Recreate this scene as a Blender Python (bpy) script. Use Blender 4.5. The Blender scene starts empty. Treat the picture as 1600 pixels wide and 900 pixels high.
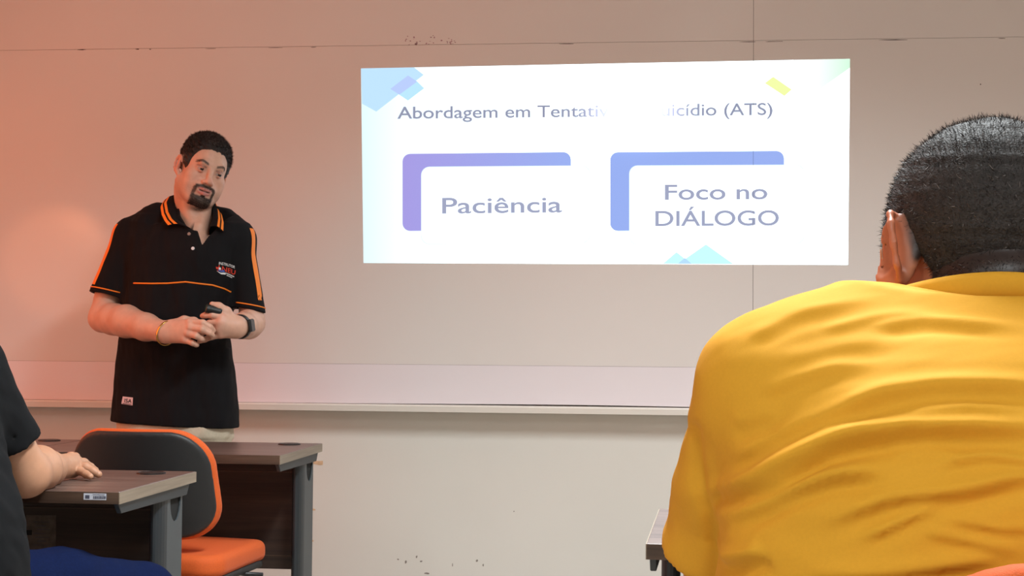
import bpy, bmesh, math, random
import numpy as np
from mathutils import Vector, Matrix
from mathutils.bvhtree import BVHTree

random.seed(7)
np.random.seed(7)
scene = bpy.context.scene
COL = scene.collection

# ------------------------------------------------------------------ camera
F = 2300.0                       # focal length in pixels of a 1600x900 frame
CAM_H = 1.054
YAW, PITCH, ROLL = math.atan(.105), math.atan(86 / F), .0081
_c = np.array([0, 0, CAM_H])
_fh = np.array([-math.sin(YAW), math.cos(YAW), 0]); _r0 = np.array([math.cos(YAW), math.sin(YAW), 0])
_f = _fh * math.cos(PITCH) + np.array([0, 0, 1.]) * math.sin(PITCH)
_u0 = np.cross(_r0, _f)
_r = _r0 * math.cos(ROLL) + _u0 * math.sin(ROLL)
_u = np.cross(_r, _f)

def ray(px, py): return _f * F + _r * (px - 800) + _u * (450 - py)
def atY(px, py, Y):
    d = ray(px, py); return _c + d * (Y / d[1])
def atZ(px, py, z):
    d = ray(px, py); return _c + d * ((z - CAM_H) / d[2])

cam_data = bpy.data.cameras.new('camera')
cam = bpy.data.objects.new('camera', cam_data); COL.objects.link(cam)
cam_data.sensor_fit = 'HORIZONTAL'; cam_data.sensor_width = 36.0
cam_data.lens = F / 1600 * 36.0
cam_data.clip_start = .05
cam.matrix_world = Matrix(((_r[0], _u[0], -_f[0], 0), (_r[1], _u[1], -_f[1], 0), (_r[2], _u[2], -_f[2], CAM_H), (0, 0, 0, 1)))
scene.camera = cam

# ------------------------------------------------------------------ world, lights, exposure
world = bpy.data.worlds.new('world'); scene.world = world; world.use_nodes = True
world.node_tree.nodes['Background'].inputs[0].default_value = (.8, .85, 1, 1)
world.node_tree.nodes['Background'].inputs[1].default_value = .3
scene.view_settings.view_transform = 'Standard'
scene.view_settings.look = 'None'
scene.view_settings.gamma = 1
scene.view_settings.use_curve_mapping = False
scene.view_settings.exposure = 0.12

def area_light(name, loc, rot, sx, sy, power, color):
    l = bpy.data.lights.new(name, 'AREA'); l.shape = 'RECTANGLE'; l.size = sx; l.size_y = sy
    l.energy = power; l.color = color
    o = bpy.data.objects.new(name, l); COL.objects.link(o); o.location = loc; o.rotation_euler = rot
    return o
CEIL = 2.92
ROOM = dict(x0=-3.3, x1=3.4, y0=-3.2, y1=5.38)
LAMPS = [(.2, 2.45, 98), (.3, -1.3, 60), (-1.9, -1.0, 24)]           # ceiling panels, lengthwise (x, y, watts)
for i, (lx, ly, w) in enumerate(LAMPS):
    lo_ = area_light('ceiling_panel_light', (lx, ly, CEIL - .075), (0, 0, 0), .34, 1.2, w, (.90, .98, 1))
    lo_.data.spread = math.radians((146, 160, 160)[i])               # spread narrowed so the top of the board gets less light
# unseen orange light added at the left, in front of the added window
area_light('added_orange_light', (ROOM['x0'] + .06, 3.55, 1.55), (0, math.radians(-90), 0), 1.5, 1.9, 16, (1, .17, .05))
# unseen spot lamp added to throw an orange patch onto the board
sp = bpy.data.lights.new('added_orange_spot', 'SPOT'); sp.energy = 30; sp.color = (1, .30, .12); sp.spot_size = math.radians(9); sp.spot_blend = .2; sp.use_square = True; sp.shadow_soft_size = .04
spo = bpy.data.objects.new('added_orange_spot', sp); COL.objects.link(spo)
_a = Vector((ROOM['x0'] + .08, 2.75, 1.75)); _b = Vector(atY(88, 410, 5.35)); spo.location = _a
spo.rotation_euler = (_b - _a).to_track_quat('-Z', 'Y').to_euler()
# ------------------------------------------------------------------ helpers: materials
def srgb(r, g, b):
    def c(v):
        v /= 255.0
        return v / 12.92 if v <= .04045 else ((v + .055) / 1.055) ** 2.4
    return (c(r), c(g), c(b), 1)

class NT:
    def __init__(s, name):
        s.m = bpy.data.materials.new(name); s.m.use_nodes = True
        s.t = s.m.node_tree; s.b = s.t.nodes['Principled BSDF']
    def n(s, kind, **kw):
        nd = s.t.nodes.new(kind)
        for k, v in kw.items():
            if hasattr(nd, k): setattr(nd, k, v)
            else: nd.inputs[k.replace('_', ' ')].default_value = v
        return nd
    def l(s, a, ao, b, bi): s.t.links.new(a.outputs[ao], b.inputs[bi])
    def set(s, **kw):
        for k, v in kw.items(): s.b.inputs[k.replace('_', ' ')].default_value = v
        return s

def mat(name, col, rough=.5, noise=0, scale=20, bump=0, bscale=200, metal=0, spec=.5, stretch=(1, 1, 1), sheen=0, sss=0, col2=None, detail=4):
    N = NT(name); N.set(Base_Color=col, Roughness=rough, Metallic=metal)
    N.b.inputs['Specular IOR Level'].default_value = spec
    if sheen:
        N.b.inputs['Sheen Weight'].default_value = sheen; N.b.inputs['Sheen Roughness'].default_value = .4
    if sss:
        N.b.inputs['Subsurface Weight'].default_value = sss; N.b.inputs['Subsurface Radius'].default_value = (.01, .004, .002)
        N.b.inputs['Subsurface Scale'].default_value = .6
    tc = N.n('ShaderNodeTexCoord'); mp = N.n('ShaderNodeMapping'); mp.inputs['Scale'].default_value = stretch
    N.l(tc, 'Object', mp, 'Vector')
    if noise or col2:
        nz = N.n('ShaderNodeTexNoise'); nz.inputs['Scale'].default_value = scale; nz.inputs['Detail'].default_value = detail
        N.l(mp, 'Vector', nz, 'Vector')
        rp = N.n('ShaderNodeValToRGB')
        c2 = col2 if col2 else tuple(min(1, c * (1 + noise)) for c in col[:3]) + (1,)
        c1 = col if col2 else tuple(c * (1 - noise) for c in col[:3]) + (1,)
        rp.color_ramp.elements[0].position = .32; rp.color_ramp.elements[1].position = .68
        rp.color_ramp.elements[0].color = c1; rp.color_ramp.elements[1].color = c2
        N.l(nz, 'Fac', rp, 'Fac'); N.l(rp, 'Color', N.b, 'Base Color')
    if bump:
        nb = N.n('ShaderNodeTexNoise'); nb.inputs['Scale'].default_value = bscale; nb.inputs['Detail'].default_value = 3
        N.l(mp, 'Vector', nb, 'Vector')
        bp = N.n('ShaderNodeBump'); bp.inputs['Strength'].default_value = bump; bp.inputs['Distance'].default_value = .002
        N.l(nb, 'Fac', bp, 'Height'); N.l(bp, 'Normal', N.b, 'Normal')
    return N.m

def wood(name, dark, light, rough=.35, axis=0):
    """laminate with straight grain along one axis"""
    N = NT(name); N.set(Roughness=rough)
    tc = N.n('ShaderNodeTexCoord'); mp = N.n('ShaderNodeMapping')
    sc = [26, 26, 26]; sc[axis] = 1.1
    mp.inputs['Scale'].default_value = sc
    N.l(tc, 'Object', mp, 'Vector')
    n1 = N.n('ShaderNodeTexNoise'); n1.inputs['Scale'].default_value = 1.6; n1.inputs['Detail'].default_value = 8; n1.inputs['Distortion'].default_value = .6
    N.l(mp, 'Vector', n1, 'Vector')
    n2 = N.n('ShaderNodeTexNoise'); n2.inputs['Scale'].default_value = 9; n2.inputs['Detail'].default_value = 3
    N.l(mp, 'Vector', n2, 'Vector')
    mx = N.n('ShaderNodeMath', operation='MULTIPLY_ADD'); N.l(n2, 'Fac', mx, 0); mx.inputs[1].default_value = .35; N.l(n1, 'Fac', mx, 2)
    rp = N.n('ShaderNodeValToRGB'); rp.color_ramp.elements[0].position = .45; rp.color_ramp.elements[1].position = .88
    rp.color_ramp.elements[0].color = dark; rp.color_ramp.elements[1].color = light
    N.l(mx, 0, rp, 'Fac'); N.l(rp, 'Color', N.b, 'Base Color')
    return N.m

def skin_mat(name, rough=.5):
    N = NT(name); N.set(Roughness=rough)
    N.b.inputs['Subsurface Weight'].default_value = .12
    N.b.inputs['Subsurface Radius'].default_value = (.012, .005, .003); N.b.inputs['Subsurface Scale'].default_value = .5
    at = N.n('ShaderNodeVertexColor'); at.layer_name = 'Col'
    tc = N.n('ShaderNodeTexCoord'); nz = N.n('ShaderNodeTexNoise'); nz.inputs['Scale'].default_value = 60; nz.inputs['Detail'].default_value = 5
    N.l(tc, 'Object', nz, 'Vector')
    mr = N.n('ShaderNodeMapRange'); mr.inputs['To Min'].default_value = .86; mr.inputs['To Max'].default_value = 1.12
    N.l(nz, 'Fac', mr, 'Value')
    mx = N.n('ShaderNodeMix', data_type='RGBA', blend_type='MULTIPLY'); mx.inputs[0].default_value = 1
    N.l(at, 'Color', mx, 6); N.l(mr, 'Result', mx, 7); N.l(mx, 2, N.b, 'Base Color')
    nb = N.n('ShaderNodeTexNoise'); nb.inputs['Scale'].default_value = 350; N.l(tc, 'Object', nb, 'Vector')
    bp = N.n('ShaderNodeBump'); bp.inputs['Strength'].default_value = .12; bp.inputs['Distance'].default_value = .001
    N.l(nb, 'Fac', bp, 'Height'); N.l(bp, 'Normal', N.b, 'Normal')
    return N.m

# ------------------------------------------------------------------ helpers: objects
def put(name, me, material=None, parent=None, smooth=False):
    o = bpy.data.objects.new(name, me); COL.objects.link(o)
    if material is not None: me.materials.append(material)
    if parent is not None: o.parent = parent
    if smooth: me.polygons.foreach_set('use_smooth', [True] * len(me.polygons))
    return o
def tag(o, label, cat=None, group=None, kind=None):
    if label: o['label'] = label
    if cat: o['category'] = cat
    if group: o['group'] = group
    if kind: o['kind'] = kind
    return o
def empty(name, loc=(0, 0, 0), rz=0):
    o = bpy.data.objects.new(name, None); COL.objects.link(o); o.location = loc; o.rotation_euler = (0, 0, rz)
    o.empty_display_size = .1
    return o
def bm_mesh(bm, name):
    me = bpy.data.meshes.new(name); bm.normal_update(); bm.to_mesh(me); bm.free(); return me
def npmesh(name, v, f, col=None):
    """v (n,3), f (m,4) or list of polygons"""
    me = bpy.data.meshes.new(name)
    if isinstance(f, np.ndarray):
        k = f.shape[1]
        me.vertices.add(len(v)); me.vertices.foreach_set('co', np.asarray(v, np.float32).ravel())
        me.loops.add(f.size); me.loops.foreach_set('vertex_index', f.astype(np.int32).ravel())
        me.polygons.add(len(f)); me.polygons.foreach_set('loop_start', np.arange(0, f.size, k, dtype=np.int32))
        me.update(calc_edges=True); me.validate()
    else:
        me.from_pydata([tuple(map(float, p)) for p in v], [], [tuple(map(int, q)) for q in f]); me.update()
    if col is not None:
        a = me.color_attributes.new('Col', 'FLOAT_COLOR', 'POINT')
        c = np.ones((len(v), 4), np.float32); c[:, :3] = col
        a.data.foreach_set('color', c.ravel())
    return me
def box_bm(bm, lo, hi, bev=0, seg=2):
    r = bmesh.ops.create_cube(bm, size=1)
    vs = r['verts']
    for v in vs:
        v.co = Vector([(lo[i] + hi[i]) / 2 + v.co[i] * (hi[i] - lo[i]) for i in range(3)])
    if bev:
        es = {e for v in vs for e in v.link_edges}
        bmesh.ops.bevel(bm, geom=list(es), offset=bev, segments=seg, profile=.5, affect='EDGES')
def box(name, lo, hi, m, parent=None, bev=0, seg=2):
    bm = bmesh.new(); box_bm(bm, lo, hi, bev, seg)
    return put(name, bm_mesh(bm, name), m, parent)
def prism(name, pts, axis, a, b, m, parent=None, bev=0):
    """polygon pts in the plane across 'axis', extruded from a to b"""
    bm = bmesh.new()
    def mk(p, t):
        c = [0, 0, 0]; o = [i for i in range(3) if i != axis]
        c[o[0]], c[o[1]] = p; c[axis] = t; return c
    v0 = [bm.verts.new(mk(p, a)) for p in pts]; v1 = [bm.verts.new(mk(p, b)) for p in pts]
    n = len(pts)
    bm.faces.new(v0); bm.faces.new(v1[::-1])
    for i in range(n): bm.faces.new((v0[i], v1[i], v1[(i + 1) % n], v0[(i + 1) % n]))
    bmesh.ops.recalc_face_normals(bm, faces=bm.faces)
    if bev: bmesh.ops.bevel(bm, geom=list(bm.edges), offset=bev, segments=2, affect='EDGES')
    return put(name, bm_mesh(bm, name), m, parent)
def sweep_np(path, radii, n=12, closed=False, flat=None, up=(0, 0, 1)):
    """tube along a 3-D path; flat=(a,b) gives an elliptical section"""
    P = np.array(path, float); k = len(P)
    V = []; up = np.array(up, float)
    for i in range(k):
        if closed: t = P[(i + 1) % k] - P[i - 1]
        else: t = P[min(i + 1, k - 1)] - P[max(i - 1, 0)]
        t = t / np.linalg.norm(t)
        s = np.cross(t, up)
        if np.linalg.norm(s) < 1e-4: s = np.cross(t, (0, 1, 0.01))
        s /= np.linalg.norm(s); w = np.cross(s, t)
        r = radii[i] if hasattr(radii, '__len__') else radii
        for j in range(n):
            a = 2 * math.pi * j / n
            V.append(P[i] + s * math.cos(a) * r * (flat[0] if flat else 1) + w * math.sin(a) * r * (flat[1] if flat else 1))
    fs = []
    for i in range(k if closed else k - 1):
        for j in range(n):
            a = i * n + j; b = i * n + (j + 1) % n; c = ((i + 1) % k) * n + (j + 1) % n; d = ((i + 1) % k) * n + j
            fs.append((a, b, c, d))
    if not closed:
        fs.append(tuple(range(n - 1, -1, -1))); fs.append(tuple(range((k - 1) * n, k * n)))
    return V, fs
def tube(name, path, radii, m, parent=None, n=12, closed=False, flat=None, up=(0, 0, 1)):
    V, fs = sweep_np(path, radii, n, closed, flat, up)
    return put(name, npmesh(name, V, fs), m, parent, smooth=True)
def lathe(name, prof, m, parent=None, n=24, origin=(0, 0, 0), axis=(0, 0, 1)):
    """profile of (radius, height) turned about an axis"""
    ax = Vector(axis).normalized(); q = ax.to_track_quat('Z', 'Y')
    V = []; fs = []
    for (r, h) in prof:
        for j in range(n):
            a = 2 * math.pi * j / n
            V.append(Vector(origin) + q @ Vector((r * math.cos(a), r * math.sin(a), h)))
    for i in range(len(prof) - 1):
        for j in range(n):
            fs.append((i * n + j, i * n + (j + 1) % n, (i + 1) * n + (j + 1) % n, (i + 1) * n + j))
    fs.append(tuple(range(n - 1, -1, -1))); fs.append(tuple(range((len(prof) - 1) * n, len(prof) * n)))
    o = put(name, npmesh(name, V, fs), m, parent)
    return o
def copy_tree(o, parent=None):
    c = o.copy(); COL.objects.link(c); c.parent = parent
    for ch in list(o.children): copy_tree(ch, c)
    return c
def rrect(x0, y0, x1, y1, r, n=6):
    pts = []
    for cx, cy, a0 in ((x1 - r, y1 - r, 0), (x0 + r, y1 - r, 90), (x0 + r, y0 + r, 180), (x1 - r, y0 + r, 270)):
        for i in range(n + 1):
            a = math.radians(a0 + 90 * i / n); pts.append((cx + r * math.cos(a), cy + r * math.sin(a)))
    return pts
def text2d(body, width=None, height=None, spacing=1.0, bold=.012):
    """built-in font outline as 2-D vertices and faces, lower left at 0,0; scaled to width and cap height"""
    cu = bpy.data.curves.new('t', 'FONT'); cu.body = body; cu.size = 1; cu.space_character = spacing; cu.resolution_u = 6; cu.offset = bold
    ob = bpy.data.objects.new('t', cu); COL.objects.link(ob)
    bpy.context.view_layer.update()
    me = bpy.data.meshes.new_from_object(ob.evaluated_get(bpy.context.evaluated_depsgraph_get()))
    v = np.array([p.co[:2] for p in me.vertices]); f = [tuple(p.vertices) for p in me.polygons]
    bpy.data.objects.remove(ob); bpy.data.curves.remove(cu); bpy.data.meshes.remove(me)
    v[:, 0] -= v[:, 0].min()
    if width: v[:, 0] *= width / v[:, 0].max()
    if height: v[:, 1] *= height / .729
    return v, f

# ------------------------------------------------------------------ helpers: organic surfaces (distance fields polygonised with surface nets)
def smin(a, b, k):
    if k <= 0: return np.minimum(a, b)
    h = np.clip(.5 + .5 * (b - a) / k, 0, 1)
    return b + (a - b) * h - k * h * (1 - h)
class Field:
    def __init__(s, lo, hi, h):
        s.h = h; s.lo = np.array(lo, float); s.n = np.ceil((np.array(hi) - s.lo) / h).astype(int) + 1
        s.ax = [np.float32(s.lo[i] + h * np.arange(s.n[i])) for i in range(3)]
        s.F = np.full(tuple(s.n), .5, np.float32)
    def sl(s, lo, hi, pad):
        a = np.maximum(0, np.floor((np.array(lo) - pad - s.lo) / s.h).astype(int))
        b = np.minimum(s.n, np.ceil((np.array(hi) + pad - s.lo) / s.h).astype(int) + 1)
        if (b <= a).any(): return None, None
        sl = tuple(slice(a[i], b[i]) for i in range(3))
        return sl, (s.ax[0][sl[0]][:, None, None], s.ax[1][sl[1]][None, :, None], s.ax[2][sl[2]][None, None, :])
    def op(s, fn, lo, hi, k=.01, mode='add'):
        sl, P = s.sl(lo, hi, max(k, 3 * s.h) + .004)
        if sl is None: return s
        d = fn(*P).astype(np.float32)
        if mode == 'add': s.F[sl] = smin(s.F[sl], d, k)
        else: s.F[sl] = -smin(-s.F[sl], d, k)          # sub
        return s
    def cone(s, a, b, ra, rb, k=.01, mode='add'):
        a = np.array(a, float); b = np.array(b, float); ab = b - a; L = max(1e-9, ab @ ab)
        def fn(x, y, z):
            t = np.clip(((x - a[0]) * ab[0] + (y - a[1]) * ab[1] + (z - a[2]) * ab[2]) / L, 0, 1)
            return np.sqrt((x - a[0] - t * ab[0]) ** 2 + (y - a[1] - t * ab[1]) ** 2 + (z - a[2] - t * ab[2]) ** 2) - (ra + (rb - ra) * t)
        R = max(ra, rb)
        return s.op(fn, np.minimum(a, b) - R, np.maximum(a, b) + R, k, mode)
    def chain(s, pts, rad, k=.008):
        for i in range(len(pts) - 1): s.cone(pts[i], pts[i + 1], rad[i], rad[i + 1], k)
        return s
    def ell(s, c, r, k=.01, mode='add', rot=None):
        c = np.array(c, float); r = np.array(r, float)
        M = np.array(rot.to_matrix()).T if rot is not None else None
        def fn(x, y, z):
            x = x - c[0]; y = y - c[1]; z = z - c[2]
            if M is not None:
                x, y, z = (M[0, 0] * x + M[0, 1] * y + M[0, 2] * z, M[1, 0] * x + M[1, 1] * y + M[1, 2] * z, M[2, 0] * x + M[2, 1] * y + M[2, 2] * z)
            k0 = np.sqrt((x / r[0]) ** 2 + (y / r[1]) ** 2 + (z / r[2]) ** 2)
            k1 = np.sqrt((x / r[0] ** 2) ** 2 + (y / r[1] ** 2) ** 2 + (z / r[2] ** 2) ** 2) + 1e-6
            return k0 * (k0 - 1) / k1
        R = r.max() if M is not None else r
        return s.op(fn, c - R, c + R, k, mode)
    def plane_cut(s, p, n, lo, hi, k=.002):
        """remove everything on the side the normal points to, inside a box"""
        p = np.array(p, float); n = np.array(n, float); n /= np.linalg.norm(n)
        sl, P = s.sl(lo, hi, 0)
        d = ((P[0] - p[0]) * n[0] + (P[1] - p[1]) * n[1] + (P[2] - p[2]) * n[2]).astype(np.float32)
        s.F[sl] = -smin(-s.F[sl], -d, k)
        return s
    def loft(s, zs, cx, cy, a, b, pw=2.3, k=.02, mode='add', zlo=None, zhi=None):
        """body of super-elliptical sections given at heights zs"""
        zs = np.array(zs, float); o = np.argsort(zs); zs = zs[o]
        I = [np.array(q, float)[o] for q in (cx, cy, a, b)]
        zlo = zs[0] if zlo is None else zlo; zhi = zs[-1] if zhi is None else zhi
        def smooth(z, q):
            e = .02
            return (np.interp(z - e, zs, q) + np.interp(z, zs, q) * 2 + np.interp(z + e, zs, q)) / 4
        def fn(x, y, z):
            X, Y, A, B = [smooth(z, q) for q in I]
            u = np.abs((x - X) / A); v = np.abs((y - Y) / B)
            d = ((u ** pw + v ** pw) ** (1 / pw) - 1) * np.minimum(A, B)
            return np.maximum(d, np.maximum(zlo - z, z - zhi))
        lo = ((I[0] - I[2]).min(), (I[1] - I[3]).min(), zlo); hi = ((I[0] + I[2]).max(), (I[1] + I[3]).max(), zhi)
        return s.op(fn, lo, hi, k, mode)
    def warp(s, fn):
        """add a small displacement fn(x,y,z) to the field"""
        s.F += fn(s.ax[0][:, None, None], s.ax[1][None, :, None], s.ax[2][None, None, :]).astype(np.float32)
        return s
    def nets(s, relax=1):
        Fd = s.F; neg = Fd < 0
        c = np.zeros(tuple(s.n - 1), np.int8)
        for i in (0, 1):
            for j in (0, 1):
                for k in (0, 1):
                    c += neg[i:s.n[0] - 1 + i, j:s.n[1] - 1 + j, k:s.n[2] - 1 + k]
        act = (c > 0) & (c < 8)
        idx = np.argwhere(act)
        ID = np.full(act.shape, -1, np.int32); ID[act] = np.arange(len(idx))
        acc = np.zeros((len(idx), 3)); cnt = np.zeros(len(idx))
        C = [(i, j, k) for i in (0, 1) for j in (0, 1) for k in (0, 1)]
        val = {q: Fd[idx[:, 0] + q[0], idx[:, 1] + q[1], idx[:, 2] + q[2]] for q in C}
        for q in C:
            for ax in range(3):
                if q[ax] == 0:
                    w = list(q); w[ax] = 1; w = tuple(w)
                    a, b = val[q], val[w]; m = (a < 0) != (b < 0)
                    t = np.where(m, a / np.where(m, a - b, 1), 0)
                    p = np.array(q, float)[None].repeat(len(idx), 0); p[:, ax] += t
                    acc[m] += p[m]; cnt[m] += 1
        V = s.lo + (idx + acc / cnt[:, None]) * s.h
        Q = []
        for ax in range(3):
            u, v = (ax + 1) % 3, (ax + 2) % 3
            sa = [slice(1, -1)] * 3; sb = [slice(1, -1)] * 3
            sa[ax] = slice(0, -1); sb[ax] = slice(1, None)
            A = neg[tuple(sa)]; B = neg[tuple(sb)]
            for flip, M in ((False, A & ~B), (True, ~A & B)):
                e = np.argwhere(M)
                if not len(e): continue
                off = np.ones(3, int); off[ax] = 0
                e = e + off
                def cell(du, dv):
                    g = e.copy(); g[:, u] -= du; g[:, v] -= dv
                    return ID[g[:, 0], g[:, 1], g[:, 2]]
                q = np.stack([cell(1, 1), cell(0, 1), cell(0, 0), cell(1, 0)], 1)
                Q.append(q[:, ::-1] if flip else q)
        Q = np.concatenate(Q)
        Q = Q[(Q >= 0).all(1)]
        for _ in range(relax): V = lap(V, Q, .5)
        return V, Q
def lap(V, Q, w=.5):
    S = np.zeros_like(V); n = np.zeros(len(V))
    for i in range(4):
        for j in (1, 3):
            np.add.at(S, Q[:, i], V[Q[:, (i + j) % 4]]); np.add.at(n, Q[:, i], 1)
    return V * (1 - w) + w * S / np.maximum(n, 1)[:, None]
def vnormals(V, Q):
    n = np.cross(V[Q[:, 2]] - V[Q[:, 0]], V[Q[:, 3]] - V[Q[:, 1]])
    N = np.zeros_like(V)
    for i in range(4): np.add.at(N, Q[:, i], n)
    return N / np.maximum(np.linalg.norm(N, axis=1), 1e-12)[:, None]
def joinparts(parts):
    V = []; Q = []; C = []; o = 0
    for v, q, c in parts:
        V.append(v); Q.append(q + o); o += len(v)
        c = np.asarray(c, float)
        C.append(np.broadcast_to(c, (len(v), 3)) if c.ndim == 1 else c)
    return np.concatenate(V), np.concatenate(Q), np.concatenate(C)
def bvh_of(V, Q): return BVHTree.FromPolygons([tuple(p) for p in V.tolist()], [tuple(q) for q in Q.tolist()])
def sst(a, b, x):
    t = np.clip((x - a) / (b - a), 0, 1); return t * t * (3 - 2 * t)
def wob(x, y, z, s, seed=0):
    """cheap smooth noise in -1..1"""
    rs = np.random.RandomState(seed); o = 0
    for i in range(5):
        d = rs.normal(size=3); d /= np.linalg.norm(d); fq = s * (1 + .5 * i)
        o = o + np.sin((x * d[0] + y * d[1] + z * d[2]) * fq + rs.rand() * 6.3) / (1 + .35 * i)
    return o / 2.5
def cam_hit(bvh, px, py, off=.0015):
    d = Vector(ray(px, py)).normalized(); h = bvh.ray_cast(Vector(_c), d)
    if h[0] is None: return None
    n = h[1] if h[1].dot(d) < 0 else -h[1]
    return np.array(h[0] + n * off)
def decal(name, pts, faces, bvh, m, parent, off=.0015):
    """flat print laid onto a surface: points given where they are seen, lifted a hair off it"""
    V = []; last = None
    for p in pts:
        h = cam_hit(bvh, p[0], p[1], off)
        if h is None: h = last
        last = h; V.append(h if h is not None else np.zeros(3))
    return put(name, npmesh(name, V, faces), m, parent)
def hairs(name, pts, nrm, length, width, comb, m, parent, jitter=.5, seed=1):
    """many short tapered hairs, one thin blade each"""
    rs = np.random.RandomState(seed); n = len(pts)
    d = nrm + comb + rs.normal(scale=jitter, size=(n, 3)); d /= np.linalg.norm(d, axis=1)[:, None]
    L = length * (.6 + .8 * rs.rand(n))[:, None]
    s = np.cross(d, rs.normal(size=(n, 3))); s /= np.linalg.norm(s, axis=1)[:, None]
    a = pts - nrm * .0015; w = s * width
    bend = comb * L * .35
    V = np.stack([a - w, a + w, a + d * L * .55 + w * .8, a + d * L * .55 - w * .8, a + d * L + bend + w * .15, a + d * L + bend - w * .15], 1).reshape(-1, 3)
    b = np.arange(n)[:, None] * 6
    Q = np.concatenate([b + np.array([0, 1, 2, 3]), b + np.array([3, 2, 4, 5])])
    shade = rs.rand(n).repeat(6)
    me = npmesh(name, V, Q, np.stack([shade] * 3, 1))
    return put(name, me, m, parent)
def hair_mat(name, dark, grey, frac):
    N = NT(name); N.set(Roughness=.6); N.b.inputs['Specular IOR Level'].default_value = .3
    at = N.n('ShaderNodeVertexColor'); at.layer_name = 'Col'
    rp = N.n('ShaderNodeValToRGB'); rp.color_ramp.elements[0].position = 1 - frac; rp.color_ramp.elements[1].position = min(1, 1 - frac + .06)
    rp.color_ramp.elements[0].color = dark; rp.color_ramp.elements[1].color = grey
    N.l(at, 'Color', rp, 'Fac'); N.l(rp, 'Color', N.b, 'Base Color')
    return N.m
# ------------------------------------------------------------------ the room
X0, X1, Y0, Y1 = ROOM['x0'], ROOM['x1'], ROOM['y0'], ROOM['y1']
M_wall = mat('wall_paint', srgb(224, 222, 215), .7, noise=.025, scale=1.3, bump=.08, bscale=90)
M_ceil = mat('ceiling_paint', srgb(232, 230, 225), .8, bump=.05, bscale=60)
M_floor = mat('floor_tile', srgb(168, 158, 146), .35, noise=.06, scale=6)
M_grout = mat('floor_grout', srgb(120, 112, 104), .8)
M_white_trim = mat('white_trim', srgb(222, 216, 210), .4)

fl = tag(box('floor', (X0, Y0, -.12), (X1, Y1, -.003), M_grout), 'pale grey tiled floor of the classroom', kind='structure')
tm = None
nx, ny = 11, 14
tw, td = (X1 - X0) / nx, (Y1 - Y0) / ny
for i in range(nx):
    for j in range(ny):
        cx, cy = X0 + (i + .5) * tw, Y0 + (j + .5) * td
        if tm is None:
            t = box('tile', (-tw / 2 + .002, -td / 2 + .002, -.006), (tw / 2 - .002, td / 2 - .002, 0), M_floor, fl); tm = t.data
        else:
            t = put('tile', tm, None, fl)
        t.location = (cx, cy, 0)
tag(box('ceiling', (X0 - .12, Y0 - .12, CEIL), (X1 + .12, Y1 + .12, CEIL + .12), M_ceil), 'plain white ceiling', kind='structure')
wf = tag(box('wall_front', (X0 - .12, Y1, -.12), (X1 + .12, Y1 + .12, CEIL), M_wall), 'cream painted front wall below and behind the whiteboard', kind='structure')
tag(box('wall_right', (X1, Y0, -.12), (X1 + .12, Y1, CEIL), M_wall), 'cream right-hand wall', kind='structure')
tag(box('wall_back', (X0 - .12, Y0 - .12, -.12), (X1 + .12, Y0, CEIL), M_wall), 'cream rear wall', kind='structure')
# left wall, with an opening made for the added window
wy0, wy1, wz0, wz1 = 2.55, 4.55, .75, 2.35
bm = bmesh.new()
for lo, hi in (((X0 - .12, Y0, -.12), (X0, wy0, CEIL)), ((X0 - .12, wy1, -.12), (X0, Y1, CEIL)), ((X0 - .12, wy0, -.12), (X0, wy1, wz0)), ((X0 - .12, wy0, wz1), (X0, wy1, CEIL))):
    box_bm(bm, lo, hi)
tag(put('wall_left', bm_mesh(bm, 'wall_left'), M_wall), 'cream painted left-hand wall with an opening for the added window', kind='structure')
wn = tag(empty('added_window', (X0, (wy0 + wy1) / 2, wz0)), 'unseen window added in the left-hand wall as a source of orange light', kind='structure')
N = NT('added_orange_blind'); N.set(Base_Color=srgb(235, 110, 50), Roughness=.8); N.b.inputs['Emission Color'].default_value = (1, .25, .08, 1); N.b.inputs['Emission Strength'].default_value = 1.2  # glowing orange sheet, unseen, added to account for the orange light
def wpart(name, lo, hi, m): 
    o = box(name, lo, hi, m, wn); o.matrix_parent_inverse = Matrix.Translation((-X0, -(wy0 + wy1) / 2, -wz0)); return o
wpart('added_window_frame', (X0 - .1, wy0, wz0), (X0 - .04, wy0 + .05, wz1), M_white_trim)
wpart('added_window_frame', (X0 - .1, wy1 - .05, wz0), (X0 - .04, wy1, wz1), M_white_trim)
wpart('added_window_frame', (X0 - .1, wy0 + .05, wz0), (X0 - .04, wy1 - .05, wz0 + .05), M_white_trim)
wpart('added_window_frame', (X0 - .1, wy0 + .05, wz1 - .05), (X0 - .04, wy1 - .05, wz1), M_white_trim)
wpart('added_blind', (X0 - .035, wy0 + .01, wz0 + .01), (X0 - .03, wy1 - .01, wz1 - .01), N.m)
tag(box('baseboard_front', (X0, Y1 - .012, 0), (X1, Y1, .07), M_white_trim), 'low white skirting along the front wall', kind='structure')

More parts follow.
